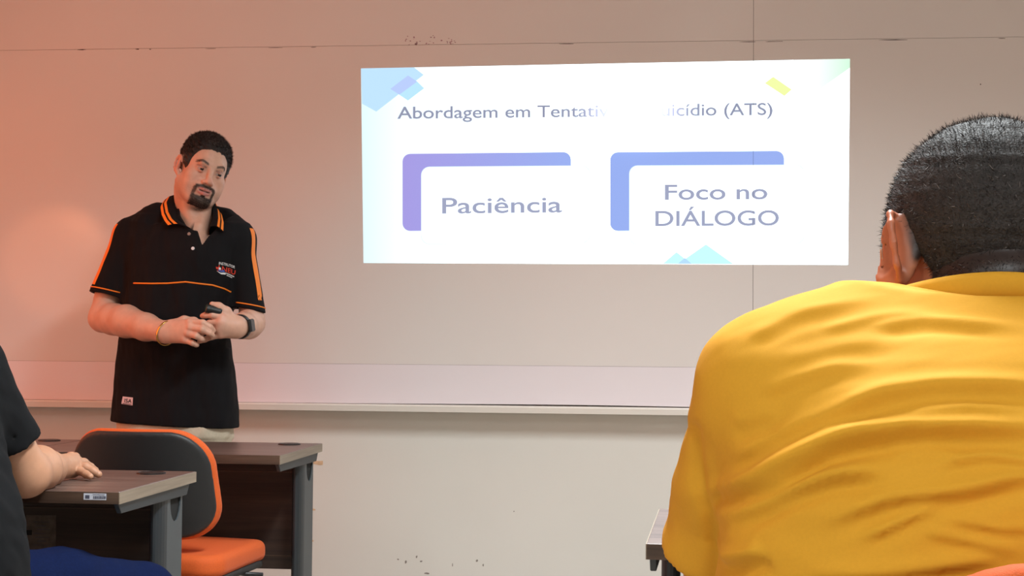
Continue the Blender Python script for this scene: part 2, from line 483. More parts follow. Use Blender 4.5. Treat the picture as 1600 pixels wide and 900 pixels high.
# scuffs and chipped paint on the lower wall
M_scuff = mat('scuff_grey', srgb(140, 132, 124), .8)
M_chip = mat('bare_plaster', srgb(214, 184, 150), .8, noise=.1, scale=80)
def blotch(name, px, py, rx, ry, m, seed, Y=Y1):
    rs = random.Random(seed); c = atY(px, py, Y); s = Y / F * 1.01
    pts = []
    for i in range(9):
        a = 2 * math.pi * i / 9; q = .6 + .6 * rs.random()
        pts.append((c[0] + math.cos(a) * rx * s * q, c[2] + math.sin(a) * ry * s * q))
    return pts, m
for i, (px, py, rx, ry) in enumerate([(634, 878, 1.6, 3), (651, 870, 1.6, 2), (658, 877, 1.8, 1.5), (622, 874, 2, 1.2), (707, 882, .8, 3), (667, 896, 4, 1.4), (745, 876, 2, 2), (755, 883, 1.4, 2.6), (803, 799, .9, 1.2)]):
    pts, m = blotch('scuff', px, py, rx, ry, M_scuff, i)
    prism('scuff_mark', pts, 1, Y1 - .0008, Y1 + .001, m, wf)
for i, (px, py, rx, ry) in enumerate([(497, 723, 9, 4.5), (489, 796, 5, 2), (488, 845, 2.5, 2)]):
    pts, m = blotch('chip', px, py, rx, ry, M_chip, 40 + i)
    prism('paint_chip', pts, 1, Y1 - .0012, Y1 + .001, m, wf)

# ------------------------------------------------------------------ whiteboard covering the wall
YB_ = Y1 - .004
BY = 5.35                                                    # its front face
M_board = mat('whiteboard_laminate', srgb(226, 222, 219), .2, noise=.012, scale=1.5, spec=.12)
M_strip = mat('whiteboard_lower_strip', srgb(232, 226, 231), .33, noise=.012, scale=1.5)
M_ledge = mat('ledge_aluminium', srgb(232, 228, 220), .4)
M_gap = mat('joint_dirt', srgb(58, 42, 40), .8)
wb = tag(empty('whiteboard', (0, BY, .8)), 'wide white laminate board covering the front wall, with a ledge below', 'whiteboard')
def wpiece(name, lo, hi, m, bev=.0005):
    o = box(name, lo, hi, m, wb, bev, 1); o.matrix_parent_inverse = Matrix.Translation((0, -BY, -.8)); return o
SX = atY(1177, 240, BY)[0]
zj, zs_, zl = 2.155, .972, .826                               # upper joint, strip joint, ledge top
bx0, bx1 = X0 + .02, X1 - .3
for a, b in ((bx0, SX - .0006), (SX + .0006, bx1)):
    wpiece('board_panel', (a, BY, zj + .0005), (b, YB_, 2.80), M_board)
    wpiece('board_panel', (a, BY, zs_ + .0003), (b, YB_, zj - .0005), M_board)
wpiece('joint_backing', (bx0, BY + .004, .83), (bx1, YB_, 2.79), M_gap, 0)
# the strip's lower edge sags away from the ledge in the middle
pts = [(bx0, zl + .001)]
for i in range(25):
    x = -1.75 + i * .1; q = math.exp(-((x + .35) / .55) ** 2)
    pts.append((x, zl + .001 + .0045 * q))
pts += [(bx1, zl + .001), (bx1, zs_ - .0003), (bx0, zs_ - .0003)]
o = prism('lower_strip', pts, 1, BY - .003, YB_, M_strip, wb); o.matrix_parent_inverse = Matrix.Translation((0, -BY, -.8))
o = prism('ledge', [(BY - .084, zl - .023), (BY - .088, zl - .003), (BY - .086, zl + .001), (YB_, zl), (YB_, zl - .026)], 0, bx0, bx1, M_ledge, wb); o.matrix_parent_inverse = Matrix.Translation((0, -BY, -.8))
# dark marks of rubbed-in marker along the upper joint
M_mark = mat('marker_smudge', srgb(158, 124, 134), .7, noise=.2, scale=60)
rs = random.Random(3)
def smudge(px, py, rx, ry, m, seed):
    pts, _ = blotch('s', px, py, rx, ry, m, seed, BY)
    o = prism('smudge', pts, 1, BY - .0005, BY + .001, m, wb); o.matrix_parent_inverse = Matrix.Translation((0, -BY, -.8))
for i in range(34):
    px = rs.gauss(652, 13) if i % 3 else rs.gauss(705, 8)
    py = 70.5 - abs(rs.gauss(0, 6)) - (px - 640) * .01
    smudge(px, py, rs.uniform(.5, 2.0), rs.uniform(.4, 1.3), M_mark, 100 + i)
for i, (px, py, rx, ry) in enumerate([(215, 77, 4, .9), (235, 77, 2, .8), (128, 77.6, 7, .8), (330, 76, 10, .4), (430, 74.6, 14, .4), (490, 73.8, 5, .5), (888, 68.5, 13, .5), (1168, 65.4, 14, .45), (1210, 64.9, 16, .4), (1395, 62.3, 24, .6), (1532, 132, 1.1, 1.3), (480, 607, 2, .9), (750, 602, 3, .8), (1034, 609, 1.6, 1.2), (1565, 60, 6, .6)]):
    smudge(px, py, rx, ry, M_gap if py < 140 else M_scuff, 200 + i)

# ------------------------------------------------------------------ projected slide
def slide_mat(name, c0, c1=None, x0=0, x1=1):
    N = NT(name); N.set(Base_Color=(.02, .02, .02, 1), Roughness=.6); N.b.inputs['Specular IOR Level'].default_value = .1
    tc = N.n('ShaderNodeTexCoord')
    hc = atY(992, 174, BY)
    mp = N.n('ShaderNodeMapping'); mp.inputs['Location'].default_value = (-hc[0] / .12, 0, -hc[2] / .075); mp.inputs['Scale'].default_value = (1 / .12, 0, 1 / .075)
    N.l(tc, 'Object', mp, 'Vector')
    ln = N.n('ShaderNodeVectorMath', operation='LENGTH'); N.l(mp, 'Vector', ln, 0)
    sq = N.n('ShaderNodeMath', operation='POWER'); N.l(ln, 'Value', sq, 0); sq.inputs[1].default_value = 2
    ng = N.n('ShaderNodeMath', operation='MULTIPLY'); N.l(sq, 0, ng, 0); ng.inputs[1].default_value = -1
    ex = N.n('ShaderNodeMath', operation='EXPONENT'); N.l(ng, 0, ex, 0)
    g = N.n('ShaderNodeMath', operation='MULTIPLY_ADD'); N.l(ex, 0, g, 0); g.inputs[1].default_value = 4.5; g.inputs[2].default_value = 1.0  # glare spot over the middle of the title, put into the emission strength
    # the joint between the two boards shows through as a thin duller line
    sx = N.n('ShaderNodeSeparateXYZ'); N.l(tc, 'Object', sx, 0)
    cp = N.n('ShaderNodeMath', operation='COMPARE'); N.l(sx, 'X', cp, 0); cp.inputs[1].default_value = SX; cp.inputs[2].default_value = .0013
    dm = N.n('ShaderNodeMath', operation='MULTIPLY_ADD'); N.l(cp, 0, dm, 0); dm.inputs[1].default_value = -.35; dm.inputs[2].default_value = 1
    gg = N.n('ShaderNodeMath', operation='MULTIPLY'); N.l(g, 0, gg, 0); N.l(dm, 0, gg, 1)
    if c1:
        mr = N.n('ShaderNodeMapRange'); mr.inputs['From Min'].default_value = x0; mr.inputs['From Max'].default_value = x1; N.l(sx, 'X', mr, 'Value')
        rp = N.n('ShaderNodeValToRGB'); rp.color_ramp.elements[0].color = c0; rp.color_ramp.elements[1].color = c1
        N.l(mr, 'Result', rp, 'Fac'); N.l(rp, 'Color', N.b, 'Emission Color')
    else: N.b.inputs['Emission Color'].default_value = c0
    N.l(gg, 0, N.b, 'Emission Strength')
    return N.m
def bright(c, k): return tuple(v * k for v in c[:3]) + (1,)
sl0 = atY(940, 410, BY)
slide = tag(empty('projected_slide', (sl0[0], BY - .001, sl0[2])), 'bright projected presentation slide glowing on the whiteboard', 'slide')
INV = Matrix.Translation((-sl0[0], -(BY - .001), -sl0[2]))
def spoly(name, pts, lay, m):
    """flat piece of the projected picture, at its place on the board"""
    v = [atY(p[0], p[1], BY) for p in pts]
    o = prism(name, [(q[0], q[2]) for q in v], 1, BY - .0004 - .0003 * lay, BY - .0001, m, slide); o.matrix_parent_inverse = INV; return o
def stext(body, x0, x1, yb0, yb1, cap, m, lay=5, spacing=1.0, h0=0.):
    v, f = text2d(body, x1 - x0, cap, spacing)
    V = []
    for a, b in v:
        t = a / (x1 - x0); q = atY(x0 + a, yb0 + (yb1 - yb0) * t - b, BY); V.append((q[0], BY - .0004 - .0003 * lay, q[2]))
    # one mesh for each word
    iv = sorted((min(v[i][0] for i in q), max(v[i][0] for i in q), k) for k, q in enumerate(f)); words = []
    for a, b, k in iv:
        if words and a - words[-1][0] < cap * .36: words[-1][0] = max(words[-1][0], b); words[-1][1].append(k)
        else: words.append([b, [k]])
    for _, ks in words:
        ids = sorted({i for k in ks for i in f[k]}); mp_ = {i: n for n, i in enumerate(ids)}
        o = put('slide_word', npmesh('slide_word', [V[i] for i in ids], [tuple(mp_[i] for i in f[k])[::-1] for k in ks]), m, slide); o.matrix_parent_inverse = INV
wx0, wx1 = atY(566, 260, BY)[0], atY(1327, 260, BY)[0]
S_base = slide_mat('slide_white', bright(srgb(222, 248, 255), 1.0), (1.7, 2.0, 2.1, 1), wx0, wx0 + .7)
S_white = slide_mat('slide_box_white', (1.5, 1.7, 1.8, 1))
S_line = slide_mat('slide_box_outline', srgb(222, 244, 252))
S_b1 = slide_mat('slide_purple_blue', srgb(160, 150, 221), srgb(148, 170, 234), atY(629, 300, BY)[0], atY(892, 300, BY)[0])
S_b2 = slide_mat('slide_blue', srgb(145, 169, 234), srgb(147, 170, 234), atY(954, 300, BY)[0], atY(1225, 300, BY)[0])
S_c1 = slide_mat('slide_pale_blue', srgb(186, 222, 248)); S_c2 = slide_mat('slide_mid_blue', srgb(180, 200, 246)); S_c3 = slide_mat('slide_ice_blue', srgb(182, 226, 248))
S_y = slide_mat('slide_lime', srgb(236, 250, 165)); S_m = slide_mat('slide_mint', (1.15, 1.2, 1.2, 1), srgb(208, 246, 218), atY(1240, 100, BY)[0], wx1)
S_t1 = slide_mat('slide_title_grey', srgb(142, 147, 171)); S_t2 = slide_mat('slide_word_grey', srgb(154, 160, 187))
S_cy = slide_mat('slide_cyan', srgb(194, 244, 250)); S_cb = slide_mat('slide_cyan_dark', srgb(176, 216, 244))
spoly('slide_background', [(564, 107), (1328, 92), (1325, 414), (568, 411)], 0, S_base)
spoly('corner_shape', [(564, 107), (647, 105.4), (662, 117), (588, 174.5), (565.6, 162)], 1, S_c1)
spoly('corner_shape', [(652, 127.5), (662.7, 138), (637.5, 157), (624, 148)], 2, S_c3)
spoly('corner_shape', [(637.5, 118), (652, 127.5), (624, 148), (610, 139)], 3, S_c2)
spoly('corner_shape', [(1240, 93.8), (1328, 92), (1327.9, 106), (1262, 153), (1240, 142)], 1, S_m)
spoly('corner_shape', [(1208, 120), (1237, 140), (1225.6, 150), (1195, 130)], 2, S_y)
spoly('bottom_shape', [(1103, 382), (1146, 412.6), (1060, 412.2)], 1, S_cy)
spoly('bottom_shape', [(1057, 394), (1080, 412.3), (1036, 412)], 2, S_cy)
spoly('bottom_shape', [(1070, 403), (1081, 412.4), (1059, 412.2)], 3, S_cb)
def sbox(x0, y0, x1, y1, slope, r, lay, name, m):
    pts = rrect(x0, y0, x1, y1, r)
    return spoly(name, [(a, b - slope * (a - x0)) for a, b in pts], lay, m)
sbox(629, 240.5, 892, 361, .011, 12, 1, 'back_panel', S_b1)
sbox(658, 260.5, 922.5, 382, .008, 13, 2, 'front_panel_outline', S_line)
sbox(659, 261.5, 921.5, 381, .008, 13, 3, 'front_panel', S_white)
sbox(953.5, 238, 1225, 361, .008, 12, 1, 'back_panel', S_b2)
sbox(983, 258.5, 1257, 382.5, .005, 13, 2, 'front_panel_outline', S_line)
sbox(984, 259.5, 1256, 381.5, .005, 13, 3, 'front_panel', S_white)
stext('Abordagem em Tentativa de Suicídio (ATS)', 621, 1207, 185.5, 179.5, 19.5, S_t1)
stext('Paciência', 691, 878, 333.5, 331.5, 25.5, S_t2)
stext('Foco no', 1039, 1199, 312, 311, 24.5, S_t2)
stext('DIÁLOGO', 1024, 1217, 353, 352, 24.5, S_t2)

# ------------------------------------------------------------------ ceiling lamps (their light is set at the top)
M_house = mat('lamp_housing', srgb(235, 235, 235), .4)
N = NT('lamp_diffuser'); N.set(Base_Color=(1, 1, 1, 1)); N.b.inputs['Emission Color'].default_value = (1, .95, .88, 1); N.b.inputs['Emission Strength'].default_value = 4
M_diff = N.m
names = ['white ceiling light panel nearest the whiteboard', 'white ceiling light panel above the rear seats on the right', 'white ceiling light panel above the rear seats on the left']
for (lx, ly, w), nm in zip(LAMPS, names):
    L = tag(empty('ceiling_lamp', (lx, ly, CEIL - .06)), nm, 'ceiling lamp', 'ceiling light panels')
    box('housing', (-.2, -.64, .012), (.2, .64, .06), M_house, L, .006)
    box('diffuser', (-.175, -.61, 0), (.175, .61, .0115), M_diff, L, .003)
# ------------------------------------------------------------------ desks
M_top = wood('walnut_laminate', srgb(66, 50, 45), srgb(110, 89, 81), .34)
M_edge = wood('edge_band_dark', srgb(48, 35, 28), srgb(90, 69, 56), .4)
M_edge_side = wood('edge_band_side', srgb(112, 98, 84), srgb(150, 134, 116), .4, 1)
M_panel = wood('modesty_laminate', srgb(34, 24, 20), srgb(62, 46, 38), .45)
M_steel = mat('grey_steel', srgb(33, 39, 44), .45, bump=.05, bscale=400)
M_steel_l = mat('grey_steel_cover', srgb(62, 68, 72), .45, bump=.05, bscale=400)
M_black = mat('black_plastic', srgb(22, 22, 24), .4)
M_dark = mat('dark_void', srgb(8, 8, 8), .9)
def desk(loc, label, W=.756, D=.5):
    t = tag(empty('desk', loc), label, 'desk', 'walnut classroom desks with grey steel legs')
    h, th, e = .74, .025, .0015
    box('desk_top', (-W / 2 + e, -D / 2 + e, h - th), (W / 2 - e, D / 2 - e, h), M_top, t, .001, 1)
    box('edge_band', (-W / 2 + e, -D / 2, h - th), (W / 2 - e, -D / 2 + e, h - .0008), M_edge, t)
    box('edge_band', (-W / 2 + e, D / 2 - e, h - th), (W / 2 - e, D / 2, h - .0008), M_edge, t)
    for s in (-1, 1):
        a, b = (W / 2 - e, W / 2) if s > 0 else (-W / 2, -W / 2 + e)
        box('edge_band', (a, -D / 2, h - th), (b, D / 2, h - .0008), M_edge_side, t)
        xa, xb = sorted((s * (W / 2 - .006), s * (W / 2 - .016)))
        prism('top_bracket', [(-D / 2 + .008, h - th), (D / 2 - .03, h - th), (D / 2 - .05, h - th - .026), (-D / 2 + .028, h - th - .022)], 0, xa, xb, M_steel, t, .001)
        # leg: a rounded front post and a flat cover with a cable opening at its head
        zt = h - th - .024
        y0, y1 = .035, .185
        xa, xb = sorted((s * (W / 2 - .012), s * (W / 2 - .046)))
        xm = (xa + xb) / 2; hw = (xb - xa) / 2
        pts = [(xm + hw * math.cos(a), y0 + .045 - .045 * math.sin(a)) for a in [math.pi * i / 10 for i in range(11)]]
        prism('leg_post', pts, 2, .03, zt, M_steel, t)
        yc, rw, dp = (y0 + .045 + y1) / 2 + .004, .036, .046
        arc = [(yc - rw * math.cos(a), zt - dp + rw - rw * 1.3 * math.sin(a)) for a in [math.pi * i / 10 for i in range(11)]]
        pts = [(y0 + .0455, .03), (y0 + .0455, zt), (yc - rw, zt)] + arc + [(yc + rw, zt), (y1, zt), (y1, .03)]
        xo = s * (W / 2 - .012)
        prism('leg_cover', pts, 0, *sorted((xo, xo - s * .003)), M_steel_l, t)
        box('leg_hollow_shade', (xa + .004, y0 + .046, .03), (xb - .004, y1 - .002, zt - .001), M_dark, t)  # near-black block paints the shade inside the cable opening
        box('foot', (xm - .025, -D / 2 + .04, .004), (xm + .025, D / 2 - .01, .03), M_steel, t, .006)
        for yy in (-D / 2 + .07, D / 2 - .04):
            lathe('leveller', [(.012, .0), (.012, .006)], M_black, t, 12, (xm, yy, -.001))
        gx = s * (W / 2 - .085)
        lathe('cable_grommet', [(.034, -.001), (.034, .0025), (.030, .004), (.029, .003), (.001, .003)], M_black, t, 24, (gx, D / 2 - .075, h))
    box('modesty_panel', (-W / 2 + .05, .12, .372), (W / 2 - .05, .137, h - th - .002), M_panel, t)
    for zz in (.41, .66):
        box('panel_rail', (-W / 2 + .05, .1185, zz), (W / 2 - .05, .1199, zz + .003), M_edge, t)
    return t
d_near = desk((-1.12 - .378, 3.199, 0), 'walnut desk with a white barcode sticker on its front edge, under a resting hand')
d_far = desk((-1.054 - .378, 4.222, 0), 'walnut desk behind the orange chair, in front of the standing man')
d_far2 = desk((-1.0555 - .378 - .757, 4.222, 0), 'walnut desk in the far row, reaching out of the picture at left')
d_right = desk((-.022 + .378, 2.578, 0), 'walnut desk in front of the yellow shirt, its top shining pale blue'); d_right.rotation_euler = (0, 0, math.radians(-2.1))
M_paper = mat('white_label', srgb(196, 200, 214), .6)
M_ink = mat('label_ink', srgb(70, 72, 90), .7)
M_darkpaper = mat('dark_paper', srgb(86, 76, 68), .8, noise=.25, scale=60)  # dark brownish tone with mild mottling
def onpart(par, px0, py0, px1, py1, Y, name, m, lift, parent=None):
    a = atY(px0, py0, Y); b = atY(px1, py1, Y)
    o = box(name, (a[0], Y - lift, b[2]), (b[0], Y - lift + .0005, a[2]), m, par)
    o.matrix_parent_inverse = Matrix.Translation(par.location).inverted(); return o
YF = 3.199 - .25
st = onpart(d_near, 131, 770.6, 166, 781.5, YF, 'barcode_sticker', M_paper, .0007); tag(st, 'small white barcode sticker on the desk edge')
xx = 146.
for i in range(12):
    w = (1.0, .6, 1.5, .7)[i % 4]
    onpart(d_near, xx, 775, xx + w, 779.5, YF, 'barcode_bar', M_ink, .0012); xx += w + .75
onpart(d_near, 133.5, 773.6, 140, 779.2, YF, 'sticker_emblem', M_ink, .0012)
onpart(d_near, 145, 772.2, 164, 773.2, YF, 'sticker_line', M_ink, .0012)
YP = 3.199 + .12
pp = onpart(d_near, 41, 804, 87, 867, YP, 'paper_notice', M_darkpaper, .001); tag(pp, 'dark mottled paper stuck on the modesty panel')
for i in range(7):
    onpart(d_near, 52 + (i % 3) * 3, 815 + i * 6, 78 - (i % 2) * 6, 816 + i * 6, YP, 'notice_line', M_ink, .0016)
onpart(d_near, 42, 828, 50, 836, YP, 'notice_mark', M_dark, .0016)

# ------------------------------------------------------------------ chairs
M_orange = mat('orange_fabric', srgb(204, 86, 26), .8, noise=.06, scale=300, bump=.25, bscale=900, sheen=.05)
M_shell = mat('charcoal_shell', srgb(31, 32, 34), .5, bump=.15, bscale=700)
def rbox2(x, z, hx, hz, r):
    qx = np.abs(x) - (hx - r); qz = np.abs(z) - (hz - r)
    return np.sqrt(np.maximum(qx, 0) ** 2 + np.maximum(qz, 0) ** 2) + np.minimum(np.maximum(qx, qz), 0) - r
def slab(d2, t, th, r):
    a = d2 + r; b = np.abs(t) - th + r
    return np.minimum(np.maximum(a, b), 0) + np.sqrt(np.maximum(a, 0) ** 2 + np.maximum(b, 0) ** 2) - r
def field_mesh(name, lo, hi, h, fn, relax=2):
    fd = Field(lo, hi, h); fd.op(fn, lo, hi, 0); V, Q = fd.nets(relax); return npmesh(name, V, Q)
ZB, HB = .674, .148                                             # backrest centre and half height
def back_y(x, z): return -.235 - (z - ZB) * .26 + 1.15 * x ** 2
me_shell = field_mesh('back_shell', (-.24, -.36, .5), (.24, -.05, .88), .005,
    lambda x, y, z: slab(rbox2(x * (1 + .25 * (z - ZB)), z - ZB, .196, HB - .006, .1), y - back_y(x, z) + .012 - .015 * ((x / .2) ** 2 + ((z - ZB) / .15) ** 2) * .5, .011, .009))
me_cush = field_mesh('back_cushion', (-.24, -.36, .5), (.24, -.05, .88), .005,
    lambda x, y, z: slab(rbox2(x * (1 + .25 * (z - ZB)), z - ZB, .2, HB, .1), y - back_y(x, z) - .018, .018, .014))
me_seat = field_mesh('seat_cushion', (-.26, -.24, .4), (.26, .27, .53), .005,
    lambda x, y, z: slab(rbox2(x, y - .01, .212, .215, .07), z - .455 + .25 * np.maximum(y - .12, 0) ** 2 * 4 - .006 * (1 - (x / .235) ** 2), .03, .022))
me_under = field_mesh('seat_shell', (-.26, -.24, .4), (.26, .27, .53), .005,
    lambda x, y, z: slab(rbox2(x, y - .01, .206, .209, .07), z - .42 + .25 * np.maximum(y - .12, 0) ** 2 * 4, .012, .008))
def chair(loc, rz, label):
    t = tag(empty('office_chair', loc, rz), label, 'chair', 'orange padded chairs with charcoal shells')
    for nm, me, m in (('back_shell', me_shell, M_shell), ('back_cushion', me_cush, M_orange), ('seat_cushion', me_seat, M_orange), ('seat_shell', me_under, M_shell)):
        first = not me.materials
        o = put(nm, me, m if first else None, t, smooth=first)
    tube('back_bar', [(0, -.262, .66), (0, -.268, .58), (0, -.262, .50), (0, -.235, .445), (0, -.19, .42), (0, -.06, .415)], .016, M_black, t, 10, flat=(2.2, .6), up=(1, 0, 0))
    box('tilt_mechanism', (-.07, -.09, .395), (.07, .09, .43), M_black, t, .008)
    tube('lever', [(.05, .03, .412), (.16, .035, .41), (.25, .04, .405)], [.005, .005, .008], M_black, t, 8)
    lathe('gas_column', [(.026, .09), (.026, .26), (.016, .262), (.016, .40)], M_black, t, 20)
    lathe('hub', [(.035, .06), (.04, .075), (.04, .1), (.03, .115)], M_black, t, 20)
    for k in range(5):
        a = 2 * math.pi * k / 5 + .3; c, s = math.cos(a), math.sin(a)
        tube('star_arm', [(.03 * c, .03 * s, .088), (.16 * c, .16 * s, .08), (.27 * c, .27 * s, .066)], [.022, .018, .014], M_black, t, 8)
        for q in (-1, 1):
            lathe('caster_wheel', [(.02, -.008), (.026, -.005), (.026, .005), (.02, .008)], M_black, t, 16, (.27 * c - s * q * .012, .27 * s + c * q * .012, .026), (-s, c, 0))
        lathe('caster_stem', [(.008, .03), (.008, .07)], M_black, t, 8, (.27 * c, .27 * s, 0))
    return t
c_far = chair((-1.362, 3.99, 0), math.radians(-4), 'empty orange chair with charcoal back, between the two walnut desks at left')
c_yel = chair((.335, 1.285, 0), math.radians(4), 'orange chair the person in the yellow shirt sits on'); c_yel.scale = (1.06, 1.06, 1.107)
c_left = chair((-1.47, 2.60, 0), math.radians(-3), 'orange chair of the seated person in black at the left edge')
# ------------------------------------------------------------------ people
# a head is modelled in its own frame: face towards -y, +x at the viewer's right, z up, eyes at z = 0
def head_field(h, jaw=1.0, ear=1.0, neck=None, extra=None, flare=22, earz=0.):
    fd = Field((-.125, -.15, -.30), (.125, .14, .15), h)
    fd.ell((0, .014, .036), (.0745, .094, .082), .01)
    fd.ell((0, -.018, .0), (.064, .073, .098), .02)
    fd.ell((0, -.028, -.068), (.053 * jaw, .055, .045), .03)
    fd.ell((0, -.074, -.1), (.026 * jaw, .021, .019), .025)
    for s in (-1, 1):
        fd.ell((s * .044, -.056, -.026), (.024, .023, .020), .02)
        fd.ell((s * .042 * jaw, -.045, -.058), (.022, .03, .026), .025)
        fd.cone((s * .056 * jaw, -.0, -.058), (s * .03 * jaw, -.06, -.1), .018, .014, .03)          # jaw line
    fd.cone((-.032, -.083, .021), (.032, -.083, .021), .010, .010, .014)                              # brow
    for s in (-1, 1):
        fd.ell((s * .031, -.099, .0), (.0165, .013, .0095), .012, 'sub')                              # sockets
    fd.ell((0, -.081, -.058), (.033, .017, .022), .018)                                               # muzzle
    fd.cone((0, -.087, .014), (0, -.104, -.028), .0075, .0095, .010)                                  # nose
    fd.ell((0, -.108, -.034), (.0125, .012, .0105), .007)
    for s in (-1, 1):
        fd.ell((s * .0125, -.099, -.038), (.0085, .0105, .008), .005)
        fd.ell((s * .0065, -.106, -.0445), (.0035, .0045, .0035), .003, 'sub')
        # eyelids
        e = np.array((s * .031, -.0775, -.001))
        fd.cone(e + (-.014, .003, .003), e + (0, -.0125, .0062), .0035, .004, .004)
        fd.cone(e + (.014, .003, .003), e + (0, -.0125, .0062), .0035, .004, .004)
        fd.cone(e + (-.013, .003, -.004), e + (0, -.0115, -.0072), .003, .0032, .004)
        fd.cone(e + (.013, .003, -.004), e + (0, -.0115, -.0072), .003, .0032, .004)
    # lips, a little apart
    fd.cone((-.024, -.0885, -.0665), (-.006, -.0985, -.0605), .0035, .0055, .004); fd.cone((.024, -.0885, -.0665), (.006, -.0985, -.0605), .0035, .0055, .004)
    fd.cone((-.006, -.0985, -.0605), (.006, -.0985, -.0605), .0055, .0055, .004)
    fd.cone((-.022, -.0885, -.0695), (0, -.0965, -.0755), .0035, .0068, .004); fd.cone((.022, -.0885, -.0695), (0, -.0965, -.0755), .0035, .0068, .004)
    fd.cone((-.019, -.0965, -.0675), (.019, -.0965, -.0675), .0022, .0022, .002, 'sub')
    for s in (-1, 1):
        # ears: helix rim, bowl and lobe
        R = Matrix.Rotation(math.radians(s * flare), 3, 'Z') @ Matrix.Rotation(math.radians(-12), 3, 'X')
        fd.ell((s * (.079 + .0002 * (flare - 22)), .016, -.008 + earz), (.0075, .019 * ear, .031 * ear), .006, 'add', R.to_quaternion())
        fd.ell((s * (.087 + .0003 * (flare - 22)), .010, -.006 + earz), (.0065, .011 * ear, .019 * ear), .004, 'sub', R.to_quaternion())
        fd.ell((s * .076, .004, -.034 + earz), (.006, .008, .010), .006)
        rim = [np.array((s * (.081 + (.006 + .0004 * (flare - 22)) * math.sin(a)), .014 + .0185 * ear * math.sin(a - .3), -.006 + earz + .029 * ear * math.cos(a - .3))) for a in [i * .55 - .9 for i in range(8)]]
        fd.chain(rim, [.0035] * 8, .004)
    if neck:
        for a, b, ra, rb in neck: fd.cone(a, b, ra, rb, .022)
    if extra: extra(fd)
    return fd
def xform(V, M): return V @ np.array(M.to_3x3()).T + np.array(M.translation)

def hairline(y):
    return np.interp(y, [-.12, -.085, -.070, -.058, -.047, -.040, -.018, .000, .022, .040, .055, .10], [.078, .073, .066, .050, .018, -.012, -.014, .022, .030, -.010, -.055, -.070])
def hair_field(h, top=.016, side=.008, rough=.0022, seed=3, line=hairline):
    fd = Field((-.11, -.13, -.12), (.11, .14, .17), h)
    def fn(x, y, z):
        def ell(c, r):
            a, b, g = x - c[0], y - c[1], z - c[2]
            k0 = np.sqrt((a / r[0]) ** 2 + (b / r[1]) ** 2 + (g / r[2]) ** 2); k1 = np.sqrt((a / r[0] ** 2) ** 2 + (b / r[1] ** 2) ** 2 + (g / r[2] ** 2) ** 2) + 1e-6
            return k0 * (k0 - 1) / k1
        d = smin(ell((0, .014, .036), (.0745, .094, .082)), ell((0, -.018, 0), (.064, .073, .098)), .02)
        m = z - line(y) + .004 * wob(x, y, z, 260, seed)
        th = (side + (top - side) * sst(.05, .10, z)) * sst(-.004, .022, m) + rough * wob(x, y, z, 420, seed + 1) * sst(0, .02, m)
        return np.maximum(d - th, -m * .8)
    fd.op(fn, (-.1, -.12, -.1), (.1, .13, .16), 0)
    return fd
# ---------------------------------------------- the standing man
MY = 4.75                                                # distance of his trunk
def W(px, py, Y=MY): return atY(px, py, Y)
K = 4.84 / F                                             # metres per pixel at his distance
SKIN = np.array(srgb(208, 162, 140)[:3])
man = tag(empty('person', (W(280, 600)[0], MY, 0)), 'standing man in a black polo shirt with orange trim, hands together', 'person')
MINV = Matrix.Translation(man.location).inverted()
def mput(name, V, f, m, smooth=True, parent=man, label=None, col=None):
    o = put(name, npmesh(name, V, f, col), m, parent, smooth=smooth)
    if parent is man: o.matrix_parent_inverse = MINV
    if label: o['label'] = label
    return o
M_skin = skin_mat('skin')
M_polo = mat('black_pique', srgb(16, 15, 18), .85, spec=.2, noise=.08, scale=500, bump=.3, bscale=1500)
M_trim = mat('orange_trim', srgb(245, 130, 30), .6, bump=.2, bscale=900)
M_khaki = mat('khaki_trousers', srgb(205, 192, 170), .8, noise=.05, scale=150, bump=.2, bscale=700)
M_hair = mat('dark_brown_hair', srgb(34, 25, 23), .6, noise=.35, scale=140, bump=.8, bscale=330)
M_shoe = mat('black_shoe', srgb(24, 23, 22), .35)

# head: turned to his left, tilted
head_c = W(317, 266, MY - .005)
HS = 1.0
HM = Matrix.Translation(head_c) @ Matrix.Rotation(math.radians(19), 4, 'Y') @ Matrix.Rotation(math.radians(35), 4, 'Z') @ Matrix.Rotation(math.radians(-2), 4, 'X') @ Matrix.Scale(HS, 4)
HI = HM.inverted()
def loc(p): return np.array(HI @ Vector(p))
nb = W(303, 340, MY + .02); nt = W(303, 300, MY + .015)
neck = [(loc(nt), loc(nb), .060, .064), ((0, .02, -.05), loc(nt), .058, .060),
        (loc(W(303, 345, MY - .005)), loc(W(309, 385, MY - .07)), .055, .03)]
def tendons(fd):
    fd.cone((-.05, .01, -.08), loc(W(302, 352, MY - .055)), .013, .010, .02); fd.cone((.05, .01, -.08), loc(W(314, 352, MY - .055)), .013, .010, .02)
fd = head_field(.0021, 1.04, 1.0, neck, tendons)
Vh, Qh = fd.nets(1)
x, y, z = Vh.T; x0_, z0_ = x.copy(), z.copy()
col = np.tile(SKIN, (len(Vh), 1))
def paint(mask, c, k=1.0):
    global col
    m = np.clip(mask * k, 0, 1)[:, None]; col = col * (1 - m) + np.array(c[:3]) * m
front = sst(-.055, -.075, y)
paint(sst(.045, .01, np.hypot(np.abs(x) - .045, z + .03)) * front, srgb(214, 150, 128), .35)
paint(sst(.02, .01, np.hypot(x, z + .036)) * sst(-.095, -.105, y), srgb(214, 146, 124), .5)
